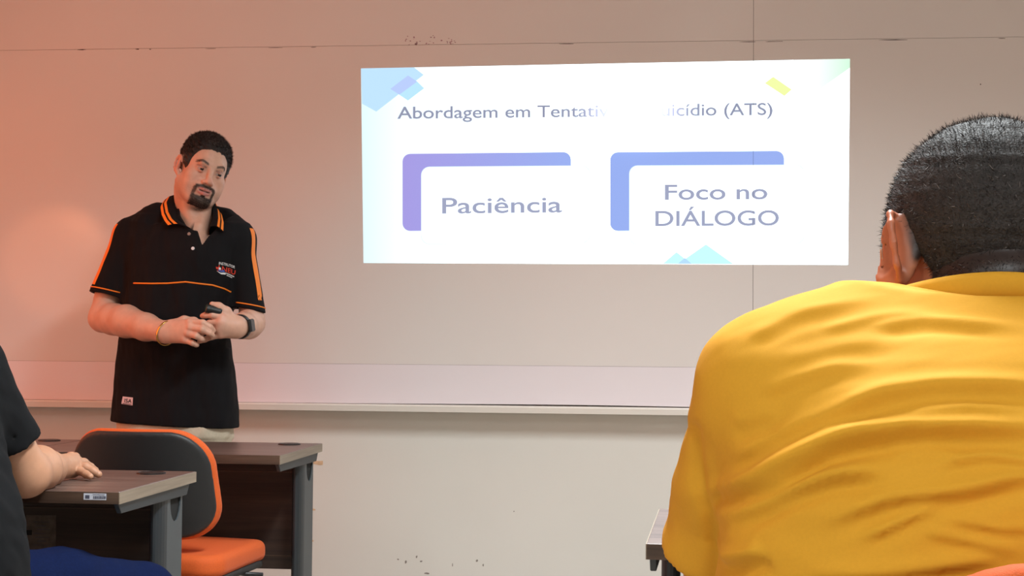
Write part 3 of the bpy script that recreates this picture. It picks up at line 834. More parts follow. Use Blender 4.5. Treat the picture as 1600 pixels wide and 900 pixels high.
# stubble, moustache and goatee
nz = .5 + .5 * wob(x, y, z, 900, 5)
low = sst(-.045, -.075, z) * sst(.02, -.02, y) * sst(-.125, -.112, z)
paint(low * (.6 + .4 * nz), srgb(150, 112, 98), .32)
must = np.exp(-(((z + .0525 + .22 * np.maximum(np.abs(x) - .012, 0)) / .0058) ** 4)) * sst(.037, .030, np.abs(x)) * sst(-.075, -.085, y)
side_ = np.exp(-(((np.abs(x) - .032) / .0055) ** 4)) * sst(-.056, -.062, z) * sst(-.10, -.094, z) * sst(-.06, -.07, y)
chin = sst(.042, .030, np.hypot(x, (z + .104) * 1.15)) * sst(-.083, -.0885, z) * sst(-.045, -.06, y)
soul = sst(.009, .006, np.abs(x)) * sst(-.079, -.083, z) * sst(-.075, -.085, y)
beard = np.clip(must + side_ * .8 + chin + soul * .8, 0, 1)
paint(beard * (.78 + .22 * nz), srgb(20, 13, 12), 1.0)
# lips and brows
lipu = np.exp(-(((z + .0622) / .0046) ** 4)) * sst(.025, .020, np.abs(x)) * sst(-.087, -.092, y)
lipl = np.exp(-(((z + .0745) / .0062) ** 4)) * sst(.022, .017, np.abs(x)) * sst(-.086, -.091, y)
paint(np.clip(lipu + lipl, 0, 1), srgb(192, 118, 112), .85)
paint(np.exp(-(((z + .0678) / .0021) ** 2)) * sst(.022, .016, np.abs(x)) * front, srgb(50, 22, 22), .95)  # dark line paints the shade in the gap between the lips
bz = .0205 + .006 * sst(.012, .034, np.abs(x)) - .007 * sst(.036, .052, np.abs(x))
paint(np.exp(-(((z - bz) / .0042) ** 4)) * sst(.012, .017, np.abs(x)) * sst(.055, .046, np.abs(x)) * front * (.75 + .25 * nz), srgb(36, 26, 24), .9)
ue = np.exp(-(((z - .0085) / .0024) ** 2)) * sst(.017, .012, np.abs(np.abs(x) - .031)) * front
paint(ue, srgb(70, 45, 40), .7)
paint(sst(.02, .008, np.hypot(np.abs(x) - .031, z)) * front, srgb(168, 112, 98), .45)
paint(sst(.074, .082, np.abs(x)) , srgb(222, 150, 128), .5)
parts = [(xform(Vh, HM), Qh, col)]

# right arm and hand (at the picture's left), left arm and hand
def bounds(x0, y0, x1, y1, Ya, Yb):
    c = np.array([W(a, b, Y) for a in (x0, x1) for b in (y0, y1) for Y in (Ya, Yb)]); return c.min(0), c.max(0)
fa = Field(*bounds(132, 360, 340, 550, 4.44, 4.84), .0022)
fa.chain([W(200, 376, 4.775), W(174, 440, 4.78), W(161, 497, 4.735)], [.042, .045, .044], .02)
fa.chain([W(161, 497, 4.735), W(178, 499, 4.70), W(198, 502, 4.655), W(228, 511, 4.59), W(258, 519, 4.53)], [.045, .049, .051, .042, .0325], .02)
wr = W(259, 519, 4.532)
Kn = [W(297, 503.5, 4.495), W(298, 512, 4.488), W(295, 522, 4.490), W(290, 531.5, 4.500)]
for p, ra, rb in zip(Kn, (.016, .016, .016, .015), (.0125, .0125, .012, .0115)):
    fa.cone(wr + (np.array(p) - np.mean(Kn, 0)) * .45, p, ra * 1.25, rb, .018)
for k, (pts, r) in enumerate([
        ([Kn[0], W(317, 504.5, 4.481), W(328, 511, 4.488), W(333.5, 516.5, 4.502)], [.0115, .0105, .0095, .008]),
        ([Kn[1], W(316, 514.5, 4.472), W(326.5, 520, 4.481), W(332, 523.5, 4.494)], [.0115, .0105, .0095, .008]),
        ([Kn[2], W(307, 525, 4.473), W(314.5, 529, 4.485), W(317, 530.5, 4.502)], [.011, .010, .009, .0078]),
        ([Kn[3], W(301, 536, 4.484), W(306.5, 538.5, 4.494), W(308, 539, 4.504)], [.0105, .009, .008, .0072])]):
    fa.chain(pts, r, .004)
    fa.ell(np.array(Kn[k]) + (0, -.006, .002), (.009, .008, .008), .008)
fa.chain([W(270, 508, 4.532), W(288, 501, 4.532), W(303, 502, 4.538), W(314, 506, 4.544)], [.018, .014, .0115, .0095], .012)
Va, Qa = fa.nets(1)
def arm_col(V, kn):
    c = np.tile(SKIN, (len(V), 1))
    for p in kn:
        d = np.linalg.norm(V - np.array(p), axis=1); m = (sst(.022, .008, d) * .35)[:, None]
        c = c * (1 - m) + np.array(srgb(214, 138, 116)[:3]) * m
    return c
parts.append((Va, Qa, arm_col(Va, Kn)))
fb = Field(*bounds(304, 365, 418, 545, 4.46, 4.84), .0022)
fb.F[:] = .5
fb.chain([W(377, 384, 4.775), W(388, 440, 4.785), W(393.5, 504, 4.755)], [.036, .038, .040], .02)
fb.chain([W(392.5, 505, 4.755), W(388, 507, 4.69), W(380, 509, 4.625), W(371, 511, 4.57)], [.042, .0445, .039, .031], .02)
wl = W(369, 511, 4.563)
Kl = [W(347, 495, 4.528), W(344, 504, 4.521), W(342, 514, 4.526), W(345, 523, 4.536)]
for p in Kl: fb.cone(wl + (np.array(p) - np.mean(Kl, 0)) * .5, p, .018, .0125, .018)
fb.cone(wl + (0, 0, 0), W(352, 508, 4.538), .027, .020, .02)
for pts, r in [
        ([Kl[0], W(332, 492.5, 4.518), W(321, 492.5, 4.523), W(316.5, 493.5, 4.528)], [.0118, .0105, .0097, .0085]),
        ([Kl[1], W(328, 504.5, 4.526), W(318, 508, 4.536), W(312, 511, 4.544)], [.0118, .0105, .0095, .008]),
        ([Kl[2], W(327, 515.5, 4.530), W(316, 520, 4.540), W(310, 523, 4.546)], [.0115, .0105, .009, .008]),
        ([Kl[3], W(331, 526, 4.535), W(320, 530.5, 4.540), W(312, 533, 4.544)], [.0115, .010, .009, .008])]:
    fb.chain(pts, r, .004)
fb.chain([W(362, 500, 4.558), W(354, 486.5, 4.544), W(342, 479, 4.530), W(331.5, 475.5, 4.523)], [.019, .0135, .0115, .009], .012)
Vb, Qb = fb.nets(1)
parts.append((Vb, Qb, arm_col(Vb, Kl)))
# trunk and legs under the clothes
tz = lambda py: W(280, py)[2]
ft = Field((W(170, 400)[0], MY - .2, .02), (W(400, 400)[0], MY + .22, 1.5), .008)
ft.loft([tz(368), tz(400), tz(500), tz(600), tz(660)], [W(293, 345)[0], W(288, 400)[0], W(277, 500)[0], W(276, 600)[0], W(274, 660)[0]], [MY] * 5, [.11, .135, .14, .15, .15], [.07, .09, .11, .11, .1], 2.2)
hx = W(274, 660)[0]
for s in (-1, 1): ft.chain([(hx + s * .085, MY, .78), (hx + s * .09, MY, .45), (hx + s * .10, MY + .02, .09)], [.075, .05, .035], .02)
Vt, Qt = ft.nets(1)
parts.append((Vt, Qt, SKIN))
V, Q, C = joinparts(parts)
body = mput('body', V, Q, M_skin, col=C)

# eyes
N = NT('eye'); N.set(Roughness=.1)
M_eye_w = mat('eye_white', srgb(168, 150, 142), .2); M_iris = mat('iris_dark', srgb(24, 15, 12), .1)
def eyes(HMx, parent, inv, gaze=(.0, 0)):
    for s in (-1, 1):
        c = np.array((s * .031, -.0775, 0))
        o = lathe('eye', [(.0125 * math.sin(a), -.0125 * math.cos(a)) for a in [math.pi * i / 12 + 1e-3 for i in range(13)]], M_eye_w, None, 16, c, (gaze[0], -1, gaze[1]))
        ir = lathe('iris', [(.0062 * math.sin(a), -.0062 * .35 * math.cos(a)) for a in [math.pi * i / 8 + 1e-3 for i in range(9)]], M_iris, o, 14, c + np.array((gaze[0] * .0117, -.0117, gaze[1] * .0117)), (gaze[0], -1, gaze[1]))
        o.data.transform(HMx); ir.data.transform(HMx)
        o.data.polygons.foreach_set('use_smooth', [True] * len(o.data.polygons))
        o.parent = parent; o.matrix_parent_inverse = inv
eyes(HM, man, MINV, (.12, -.03))

# hair
fh = hair_field(.0024, .011, .006, .005)
Vr, Qr = fh.nets(1); Nr = vnormals(Vr, Qr)
hair = mput('hair', xform(Vr, HM), Qr, M_hair, label='short dark brown hair, faded at the sides')
M_strand = hair_mat('dark_strands', srgb(30, 22, 20), srgb(66, 50, 44), .25)
keep = np.where((Vr[:, 2] - hairline(Vr[:, 1]) > .003) & (Vr[:, 2] > .035) & (np.linalg.norm(Vr - (0, .01, .03), axis=1) > .08))[0]
sel = np.random.choice(keep, 9000)
o = hairs('hair_strands', xform(Vr[sel], HM), Nr[sel] @ np.array(HM.to_3x3()).T, .0075, .0006, np.array((.35, -.25, .1)), M_strand, hair, .75)

# beard and brow hairs
pb = beard + np.exp(-(((z0_ - bz) / .0042) ** 4)) * sst(.012, .017, np.abs(x0_)) * sst(.055, .046, np.abs(x0_)) * front
Nh = vnormals(Vh, Qh); ok = np.where(pb > .35)[0]; sel = np.random.choice(ok, 5000)
hb = hairs('beard', xform(Vh[sel] + np.random.normal(scale=.0009, size=(5000, 3)), HM), Nh[sel] @ np.array(HM.to_3x3()).T, .0032, .0004, np.array((.1, -.1, -.7)), hair_mat('beard_strands', srgb(22, 15, 14), srgb(48, 34, 30), .3), man, .4)
hb.matrix_parent_inverse = MINV; hb['label'] = 'dark moustache and goatee'
# polo shirt
zsh = [tz(p) for p in (352, 372, 400, 440, 470, 500, 526, 570, 610, 640, 668)]
L = [214, 205, 203, 203, 201, 196, 191, 187.5, 184, 181, 178]; Rr = [376, 377, 370, 362, 358, 359, 360.5, 365, 369, 370.5, 371.5]
cx = [(W(a, 500)[0] + W(b, 500)[0]) / 2 for a, b in zip(L, Rr)]; hw = [(W(b, 500)[0] - W(a, 500)[0]) / 2 for a, b in zip(L, Rr)]
dep = [.085, .105, .117, .120, .12, .12, .12, .12, .124, .128, .132]
fs = Field((W(128, 500)[0], MY - .2, tz(680)), (W(424, 500)[0], MY + .21, tz(290)), .0038)
hemz = tz(668)
fs.loft(zsh, cx, [MY + .012, MY + .004, MY, MY - .004, MY - .008, MY - .01, MY - .01, MY - .006, MY, MY, MY], hw, dep, 2.35, .03, zlo=hemz - .02)
# shoulders
fs.chain([W(300, 346, MY + .03), W(250, 348, MY + .028), W(207, 366, MY + .03)], [.062, .056, .054], .05)
fs.chain([W(310, 348, MY + .03), W(345, 355, MY + .028), W(375, 375, MY + .03)], [.062, .054, .046], .05)
fs.cone(W(303, 352, MY - .02), W(303, 400, MY - .045), .06, .07, .05)
# sleeves
SA, SB = W(203, 374, MY + .03), W(170, 463, MY + .005)
TA, TB = W(374, 380, MY + .03), W(389, 485, MY + .008)
fs.cone(SA, SB + (SB - SA) * .15, .058, .066, .035)
fs.cone(TA, TB + (TB - TA) * .15, .050, .0525, .03)
for A, B, r in ((SA, SB, .052), (TA, TB, .0425)):
    n = (B - A) / np.linalg.norm(B - A)
    if A is SA: n = n + np.array((.10, 0, .0)) ; 
    else: n = n + np.array((-.33, 0, 0))
    n = n / np.linalg.norm(n)
    fs.plane_cut(B, n, B - ((.054 if A is TA else .11), .13, .12), B + ((.11 if A is TA else .05), .12, .12), .002)
    fs.cone(B - n * .03, B + n * .06, r * .95, r, .003, 'sub')
# open neck: cut the V and the collar opening
vA, vB, vC = W(296, 352, 4.6), W(328, 352, 4.6), W(308.5, 381, 4.6)
def vcut(x, y, z):
    # wedge between the two edges of the open placket
    d1 = (x - vC[0]) * (vA[2] - vC[2]) - (z - vC[2]) * (vA[0] - vC[0]); d1 = -d1 / math.hypot(vA[0] - vC[0], vA[2] - vC[2])
    d2 = (x - vC[0]) * (vB[2] - vC[2]) - (z - vC[2]) * (vB[0] - vC[0]); d2 = d2 / math.hypot(vB[0] - vC[0], vB[2] - vC[2])
    return np.maximum(np.maximum(d1, d2) * 1.0, y - MY)
NP = [W(a, b, 4.64) for a, b in [(266, 310), (272, 334), (285, 351), (298, 359), (327, 358), (332, 345), (335, 326), (335, 310)]]
def ncut(x, y, z):
    d = y - (MY - .0)
    for i in range(len(NP)):
        a, b = NP[i], NP[(i + 1) % len(NP)]; L_ = math.hypot(b[0] - a[0], b[2] - a[2])
        d = np.maximum(d, ((x - a[0]) * (b[2] - a[2]) - (z - a[2]) * (b[0] - a[0])) * -1 / L_ * NS)
    return d
NS = 1
if ncut(np.array(W(302, 335, 4.64)[0]), np.array(4.5), np.array(W(302, 335, 4.64)[2])) > 0: NS = -1
fs.op(ncut, np.min(NP, 0) + (0, -.1, 0), np.max(NP, 0) + (0, .1, 0), .002, 'sub')
fs.op(lambda x, y, z: vcut(x, y, z), vC + (-.06, -.0, -.0), vC + (.06, .2, .1), .002, 'sub')
fs.cone(W(303, 350, MY - .0), W(303, 290, MY + .01), .052, .062, .01, 'sub')
# folds
def folds(x, y, z):
    zz = (z - hemz)
    f = .0030 * wob(x, y, z * .45, 42, 11) + .0016 * wob(x * 1.2, y, z * .5, 95, 12)
    # pull lines from the belly to the shoulders
    c = np.sin((x - cx[4]) * 55 + (z - 1.1) * 16) * np.exp(-((z - 1.18) / .1) ** 2) * .0022
    h = np.sin((x - cx[7]) * 38 + z * 5) * .0045 * sst(.32, .02, zz)
    return (f + c + h) * (.3 + .7 * sst(W(142, 440)[0] + .08, W(142, 440)[0] + .13, x) * sst(W(410, 440)[0] - .06, W(410, 440)[0] - .1, x))
fs.warp(folds)
# slanting hem
hd = W(371, 669) - W(178, 657)
fs.plane_cut(W(178, 657), (hd[2], 0, -hd[0]), fs.lo, fs.lo + fs.n * fs.h, .003)
Vs, Qs = fs.nets(2)
polo = mput('polo_shirt', Vs, Qs, M_polo, label='black polo shirt with orange piping')
BV = bvh_of(Vs, Qs)
def sub(o):
    o.parent = polo; o.matrix_parent_inverse = Matrix.Identity(4); return o
def cast(o, d, off=.001):
    d = Vector(d).normalized(); h = BV.ray_cast(Vector(o), d, .6)
    if h[0] is None: return None
    n = h[1] if h[1].dot(d) < 0 else -h[1]
    return np.array(h[0] + n * off)
def ribbon(name, rows, m):
    """rows of equal-length point lists -> strip lying on the shirt"""
    rows = [r for r in rows if all(p is not None for p in r)]
    k = len(rows[0]); V = [p for r in rows for p in r]
    f = [(i * k + j, i * k + j + 1, (i + 1) * k + j + 1, (i + 1) * k + j) for i in range(len(rows) - 1) for j in range(k - 1)]
    return sub(put(name, npmesh(name, V, f), m, None, smooth=True))
def piping(name, pts, r, m):
    pts = [p for p in pts if p is not None]
    return sub(tube(name, pts, r, m, None, 8))
def dens(P, n):
    P = np.array(P, float); t = np.linspace(0, len(P) - 1, n); i = np.clip(t.astype(int), 0, len(P) - 2); g = (t - i)[:, None]
    return P[i] * (1 - g) + P[i + 1] * g
piping('chest_piping', [cam_hit(BV, a, b, .0005) for a, b in dens([(209, 442.5), (235, 443), (262, 442.7), (290, 440.5), (310, 443), (332, 445.5), (350, 451), (361, 456.5)], 50)], .0026, M_trim)
for A, B, dv, hw_ in ((SA, SB, (-.74, -.68, .1), .0115), (TA, TB, (.93, -.36, .1), .0115)):
    ax = (B - A) / np.linalg.norm(B - A); dv = np.array(dv) - ax * (np.array(dv) @ ax); dv /= np.linalg.norm(dv); sd = np.cross(ax, dv)
    rows = []
    for t in np.linspace(-.16, .9, 34):
        c = A + (B - A) * t
        rows.append([cast(c + dv * .25 + sd * q * hw_, -dv) for q in (-1, -.5, 0, .5, 1)])
    ribbon('sleeve_stripe', rows, M_trim)
    ring = []
    n = ax + (np.array((.10, 0, 0)) if A is SA else np.array((-.33, 0, 0))); n /= np.linalg.norm(n)
    e1 = np.cross(n, (0, 1, 0)); e1 /= np.linalg.norm(e1); e2 = np.cross(n, e1)
    c = B - n * .016
    for i in range(49):
        a = 2 * math.pi * i / 48; d = e1 * math.cos(a) + e2 * math.sin(a)
        p = cast(c + d * .14, -d, .0004)
        if p is not None and np.linalg.norm(p - c) < .085: ring.append(p)
        elif len(ring) > 3: piping('cuff_piping', ring, .0022, M_trim); ring = []
        else: ring = []
    if len(ring) > 3: piping('cuff_piping', ring, .0022, M_trim)
# collar leaves
def leaf(I, O, name):
    I = [W(*p) for p in I]; O = [W(*p) for p in O]
    I = dens(I, 40); O = dens(O, 40); V = []; nt = 12
    for a, b in zip(I, O):
        for j in range(nt + 1):
            t = j / nt
            p = a * (1 - t) + b * t
            p = p + np.array((0, -.004, .010)) * math.sin(math.pi * min(1, t * 1.0)) * .9
            V.append(p)
    f = [(i * (nt + 1) + j, i * (nt + 1) + j + 1, (i + 1) * (nt + 1) + j + 1, (i + 1) * (nt + 1) + j) for i in range(39) for j in range(nt)]
    V = np.array(V)
    o = sub(put(name, npmesh(name, V, f), M_polo, None, smooth=True))
    md = o.modifiers.new('thick', 'SOLIDIFY'); md.thickness = .003; md.offset = 0
    o.data.materials.append(M_trim)
    n_ = vnormals(V, np.array(f))
    if (n_[:, 1].mean()) > 0: n_ = -n_
    G = V.reshape(40, nt + 1, 3); NG = n_.reshape(40, nt + 1, 3)
    for t0, t1 in ((.52, .68), (.78, .94)):
        rows = []
        for i in range(40):
            def at(t, A): 
                q = t * nt; j = min(int(q), nt - 1); return A[i, j] * (1 - q + j) + A[i, j + 1] * (q - j)
            rows.append([at(t0, G) + at(t0, NG) * .0022, at((t0 + t1) / 2, G) + at((t0 + t1) / 2, NG) * .0024, at(t1, G) + at(t1, NG) * .0022])
        V2 = [p for r in rows for p in r]
        f2 = [(i * 3 + j, i * 3 + j + 1, (i + 1) * 3 + j + 1, (i + 1) * 3 + j) for i in range(39) for j in range(2)]
        s = put('collar_stripe', npmesh('collar_stripe', V2, f2), M_trim, o, smooth=True)
        s.matrix_parent_inverse = Matrix.Identity(4)
    return o
leaf([(308, 297, 4.835), (288, 300, 4.825), (278, 307, 4.785), (273, 319, 4.735), (276, 335, 4.69), (284, 349, 4.66), (297, 357, 4.64)],
     [(308, 316, 4.86), (276, 314, 4.86), (255, 316, 4.80), (250, 323, 4.745), (252, 337, 4.685), (256, 346, 4.66), (261, 353, 4.645)], 'collar')
leaf([(308, 297, 4.835), (322, 304, 4.82), (331, 316, 4.785), (333, 329, 4.74), (332, 343, 4.695), (329, 354, 4.665)],
     [(308, 316, 4.86), (328, 318, 4.86), (341, 327, 4.80), (347, 338, 4.745), (350, 350, 4.69), (349.5, 363, 4.66)], 'collar')
# buttons
M_btn = mat('pearl_button', srgb(225, 225, 230), .25); M_btn2 = mat('horn_button', srgb(150, 128, 118), .3)
for (bx_, by_), m in (((295.5, 365.5), M_btn2), ((301.5, 388.2), M_btn)):
    p = cam_hit(BV, bx_, by_, .0)
    if p is not None: sub(lathe('button', [(.0055, -.001), (.0055, .0018), (.0045, .0026), (.001, .002)], m, None, 16, p, (0, -1, .15)))
# chest emblem: arched white line of letters, red block letters, open white book, small line below
M_w = mat('print_white', srgb(225, 225, 225), .6); M_red = mat('print_red', srgb(214, 58, 34), .6); M_blu = mat('print_blue', srgb(70, 90, 170), .6)
def print_text(body, x0, y0, x1, y1, cap, m, name, arch=0):
    v, f = text2d(body, math.hypot(x1 - x0, y1 - y0), cap); Wd = v[:, 0].max()
    pts = []
    for a, b in v:
        t = a / Wd; q = arch * (1 - (2 * t - 1) ** 2)
        pts.append((x0 + (x1 - x0) * t + b * .12, y0 + (y1 - y0) * t - b - q))
    return sub(decal(name, pts, f, BV, m, None, .002))
def print_poly(pts, m, name, off=.0018): return sub(decal(name, pts, [tuple(range(len(pts)))], BV, m, None, off))
print_text('INSTRUTOR', 341.5, 413.0, 367, 419.5, 4.2, M_w, 'emblem_text', .7)
print_text('J.NEU', 339, 420.5, 367.5, 429.5, 7.4, M_red, 'emblem_text')
print_poly([(337, 416.5), (341, 417.5), (341.5, 421), (337.5, 420)], M_red, 'emblem_mark')
print_poly([(341, 418), (344, 417.5), (345, 421), (342, 421.5)], M_w, 'emblem_mark', .0024)
print_poly([(341, 420.5), (345, 422.5), (349, 421.5), (351, 425), (345, 425), (340, 422.5)], M_blu, 'emblem_mark', .0023)
print_poly([(337.5, 423), (344, 426), (350.5, 426), (352, 429), (345, 428.5), (343.5, 427.5)], M_w, 'emblem_mark', .0026)
def dashes(x0, y0, x1, y1, h, n, m, name):
    for i in range(n):
        a, b = i / n, (i + .72) / n
        print_poly([(x0 + (x1 - x0) * a, y0 + (y1 - y0) * a - h), (x0 + (x1 - x0) * b, y0 + (y1 - y0) * b - h), (x0 + (x1 - x0) * b, y0 + (y1 - y0) * b), (x0 + (x1 - x0) * a, y0 + (y1 - y0) * a)], m, name, .002)
dashes(351.5, 427.4, 366.5, 433.4, 1.7, 8, M_w, 'emblem_mark')
dashes(353.5, 430.8, 363, 434.8, 1.4, 5, M_w, 'emblem_mark')
# hem tag
M_tag = mat('woven_tag', srgb(214, 178, 176), .7)
print_poly([(192.5, 619.5), (208.3, 621.3), (207.5, 633.5), (190.3, 631)], M_tag, 'hem_tag', .0022)
print_text('ISA', 194.5, 628.6, 206, 630, 6.2, M_polo, 'tag_text')
dashes(192.6, 631.0, 206.5, 632.6, 1.2, 7, M_polo, 'tag_mark')

# trousers and shoes
fp = Field((hx - .24, MY - .2, .03), (hx + .24, MY + .2, .98), .006)
fp.loft([.97, .9, .8, .74], [W(276, 560)[0], hx, hx + .002, hx + .004], [MY] * 4, [.165, .178, .185, .18], [.115, .12, .122, .115], 2.4)
for s in (-1, 1):
    fp.chain([(hx + s * .092, MY, .78), (hx + s * .098, MY - .005, .45), (hx + s * .105, MY + .015, .06)], [.094, .074, .062], .03)
fp.plane_cut((0, 0, .05), (0, 0, -1), (hx - .3, MY - .3, -.1), (hx + .3, MY + .3, .2))
fp.warp(lambda x, y, z: .003 * wob(x, y, z, 60, 4))
Vp, Qp = fp.nets(2)
mput('trousers', Vp, Qp, M_khaki, label='light khaki trousers')
for s in (-1, 1):
    ff = Field((hx + s * .11 - .07, MY - .24, -.005), (hx + s * .11 + .07, MY + .11, .12), .005)
    ff.ell((hx + s * .11, MY + .02, .05), (.042, .075, .055), .02); ff.ell((hx + s * .113, MY - .12, .035), (.045, .1, .04), .03)
    ff.plane_cut((0, 0, .0015), (0, 0, -1), (hx - .3, MY - .3, -.1), (hx + .3, MY + .3, .05))
    Vf, Qf = ff.nets(2); mput('shoe', Vf, Qf, M_shoe)
# gold bracelet
M_gold = mat('polished_gold', srgb(232, 190, 110), .18, metal=1)
ax = W(262, 520, 4.524) - W(250, 516.5, 4.550); ax /= np.linalg.norm(ax)
e1 = np.cross(ax, (0, 1, 0)); e1 /= np.linalg.norm(e1); e2 = np.cross(ax, e1); c = W(261, 520.5, 4.529)
ring = [c + e1 * math.cos(a) * .040 + e2 * math.sin(a) * .037 + ax * .006 * math.cos(a) for a in [2 * math.pi * i / 40 for i in range(40)]]
V2, f2 = sweep_np(ring, .0045, 8, True, (.35, 1.0), tuple(ax)); mput('bracelet', V2, f2, M_gold, label='thin gold bangle on the wrist')
# watch
M_watch = mat('watch_black', srgb(26, 27, 30), .35); M_glass = mat('watch_glass', srgb(58, 60, 66), .12)
ax = W(371, 511, 4.568) - W(388, 507, 4.668); ax /= np.linalg.norm(ax)
wd = np.array((.80, -.58, .05)); wd -= ax * (wd @ ax); wd /= np.linalg.norm(wd); wu = np.cross(ax, wd); wu *= np.sign(wu[2])
c = W(375.5, 510.5, 4.588)
ring = [c + wd * math.cos(a) * .0345 + wu * math.sin(a) * .0375 for a in [2 * math.pi * i / 40 for i in range(40)]]
V2, f2 = sweep_np(ring, .011, 8, True, (.22, 1.0), tuple(ax))
wat = mput('wristwatch', V2, f2, M_watch, label='black square smartwatch on a black strap')
bm = bmesh.new(); box_bm(bm, (-.0185, -.0205, -.004), (.0185, .0205, .007), .005, 3)
mw = Matrix((list(ax) + [0], list(wu) + [0], list(wd) + [0], [0, 0, 0, 1])).transposed(); mw.translation = Vector(c + wd * .036)
cs = put('watch_case', bm_mesh(bm, 'watch_case'), M_watch, wat); cs.data.transform(mw)
bm = bmesh.new(); box_bm(bm, (-.015, -.017, .0068), (.015, .017, .0078), .0004, 1)
cs = put('watch_screen', bm_mesh(bm, 'watch_screen'), M_glass, wat); cs.data.transform(mw)
for ob in wat.children: ob.matrix_parent_inverse = Matrix.Identity(4)

# presentation remote in his left hand
ra, rb = W(346, 487.5, 4.530), W(321.5, 481.5, 4.510); Lr = np.linalg.norm(rb - ra)
rem = tag(lathe('presentation_remote', [(.011, 0), (.0135, .004), (.0135, Lr * .7), (.0145, Lr * .72), (.0145, Lr * .96), (.012, Lr), (.001, Lr + .001)], mat('remote_black', srgb(20, 26, 27), .3), None, 20, ra, tuple(rb - ra)), 'small black presentation remote held under the thumb of the standing man', 'remote')
lathe('remote_tip', [(.0118, 0), (.011, .0016), (.001, .002)], mat('remote_green', srgb(30, 62, 52), .25), rem, 16, rb, tuple(rb - ra))
# ---------------------------------------------- the seated person in the yellow T-shirt
def hand(fd, w, fwd, down, side, k=.016, curl=.25, s=1.0):
    """palm and five fingers from wrist w; fwd and down are unit vectors, side=+1 when the thumb lies on fwd x down"""
    w = np.array(w, float); fwd = np.array(fwd, float) / np.linalg.norm(fwd); down = np.array(down, float); down -= fwd * (down @ fwd); down /= np.linalg.norm(down)
    lat = np.cross(fwd, down) * side
    for i, (o, ln) in enumerate(((.030, .072), (.010, .08), (-.010, .075), (-.028, .058))):
        kn = w + (fwd * (.088 - abs(o) * .25) + lat * o) * s
        fd.cone(w + lat * o * .5 * s + fwd * .01, kn, .017 * s, .0125 * s, k)
        a = kn + (fwd * math.cos(curl) + down * math.sin(curl)) * ln * .45 * s
        b = a + (fwd * math.cos(curl * 2.2) + down * math.sin(curl * 2.2)) * ln * .30 * s
        c = b + (fwd * math.cos(curl * 3) + down * math.sin(curl * 3)) * ln * .25 * s
        fd.chain([kn, a, b, c], [.0112 * s, .010 * s, .009 * s, .0078 * s], .004)
    b0 = w + (fwd * .02 + lat * .022) * s; b1 = w + (fwd * .05 + lat * .048 + down * .01) * s; b2 = w + (fwd * .082 + lat * .056 + down * .014) * s
    fd.chain([b0, b1, b2], [.017 * s, .0135 * s, .0095 * s], .01)

yel = tag(empty('person', (.27, 1.25, 0)), 'person seen from behind in a yellow T-shirt, seated close at the right', 'person')
YINV = Matrix.Translation(yel.location).inverted()
def yput(name, V, f, m, label=None, col=None, parent=None):
    o = put(name, npmesh(name, V, f, col), m, parent or yel, smooth=True)
    if parent is None: o.matrix_parent_inverse = YINV
    if label: o['label'] = label
    return o
SK2 = np.array(srgb(176, 112, 84)[:3])
M_skin2 = skin_mat('skin_tanned', .45)
# fine jersey
M_yellow = mat('yellow_jersey', srgb(212, 153, 42), .85, spec=.25, noise=.02, scale=400, bump=.12, bscale=1800)
M_jeans = mat('blue_denim', srgb(12, 23, 56), .95, spec=.1, noise=.15, scale=260, bump=.25, bscale=900)
YC = np.array((.278, 1.35, 1.124))
YM = Matrix.Translation(YC) @ Matrix.Rotation(math.radians(-14), 4, 'X') @ Matrix.Rotation(math.radians(180 + 15), 4, 'Z') @ Matrix.Scale(1.03, 4)
YI = YM.inverted()
def yl(p): return np.array(YI @ Vector(p))
neck2 = [((0, .035, -.05), yl((.272, 1.32, 1.02)), .060, .072)]
def nape(fd):
    fd.ell((.060, -.045, -.052), (.030, .036, .045), .02); fd.ell((-.060, -.045, -.052), (.030, .036, .045), .02)
    fd.ell((0, .068, -.030), (.05, .032, .020), .012); fd.ell((0, .066, -.072), (.052, .032, .020), .012)
fd = head_field(.0026, 1.22, 1.16, neck2, nape, 40, .010)
Vh, Qh = fd.nets(4)
x, y, z = Vh.T
col = np.tile(SK2, (len(Vh), 1))
def line2(y): return np.interp(y, [-.12, -.085, -.065, -.05, -.042, -.038, -.018, .000, .020, .030, .040, .055, .10], [.07, .066, .055, .03, -.01, -.035, -.035, .022, .028, .0, -.075, -.125, -.14])
hm = z - line2(y) + .008 * wob(x, y, z, 200, 2)
m = (sst(-.012, .012, hm) * sst(.087, .072, np.abs(x) + .2 * (z < .03) * 0))[:, None] * .97
col = col * (1 - m) + np.array(srgb(28, 21, 21)[:3]) * m
e = sst(.076, .084, np.abs(x))[:, None] * .5
col = col * (1 - e) + np.array(srgb(176, 92, 60)[:3]) * e
parts = [(xform(Vh, YM), Qh, col)]
fa = Field((-.12, 1.1, .5), (.66, 1.85, 1.15), .0045)
sh0 = np.array((.1, 1.24, .98)); sh1 = np.array((.445, 1.24, .98))
for s0, el, wr, sd in ((sh0, (.035, 1.40, .77), (.13, 1.58, .70), 1), (sh1, (.51, 1.40, .77), (.42, 1.58, .70), -1)):
    fa.chain([s0, el], [.04, .04], .02); fa.chain([el, (np.array(el) * .55 + np.array(wr) * .45), wr], [.045, .044, .03], .02)
    hand(fa, wr, (.15 * sd, 1, -.12), (0, 0, -1), sd)
fa.loft([.55, .7, .85, 1.0, 1.08], [.272] * 5, [1.27, 1.26, 1.25, 1.26, 1.29], [.17, .165, .17, .16, .09], [.11, .11, .11, .1, .07], 2.2)
Va, Qa = fa.nets(1); parts.append((Va, Qa, SK2))
V, Q, C = joinparts(parts)
yput('body', V, Q, M_skin2, col=C)
eyes(YM, yel, YINV)
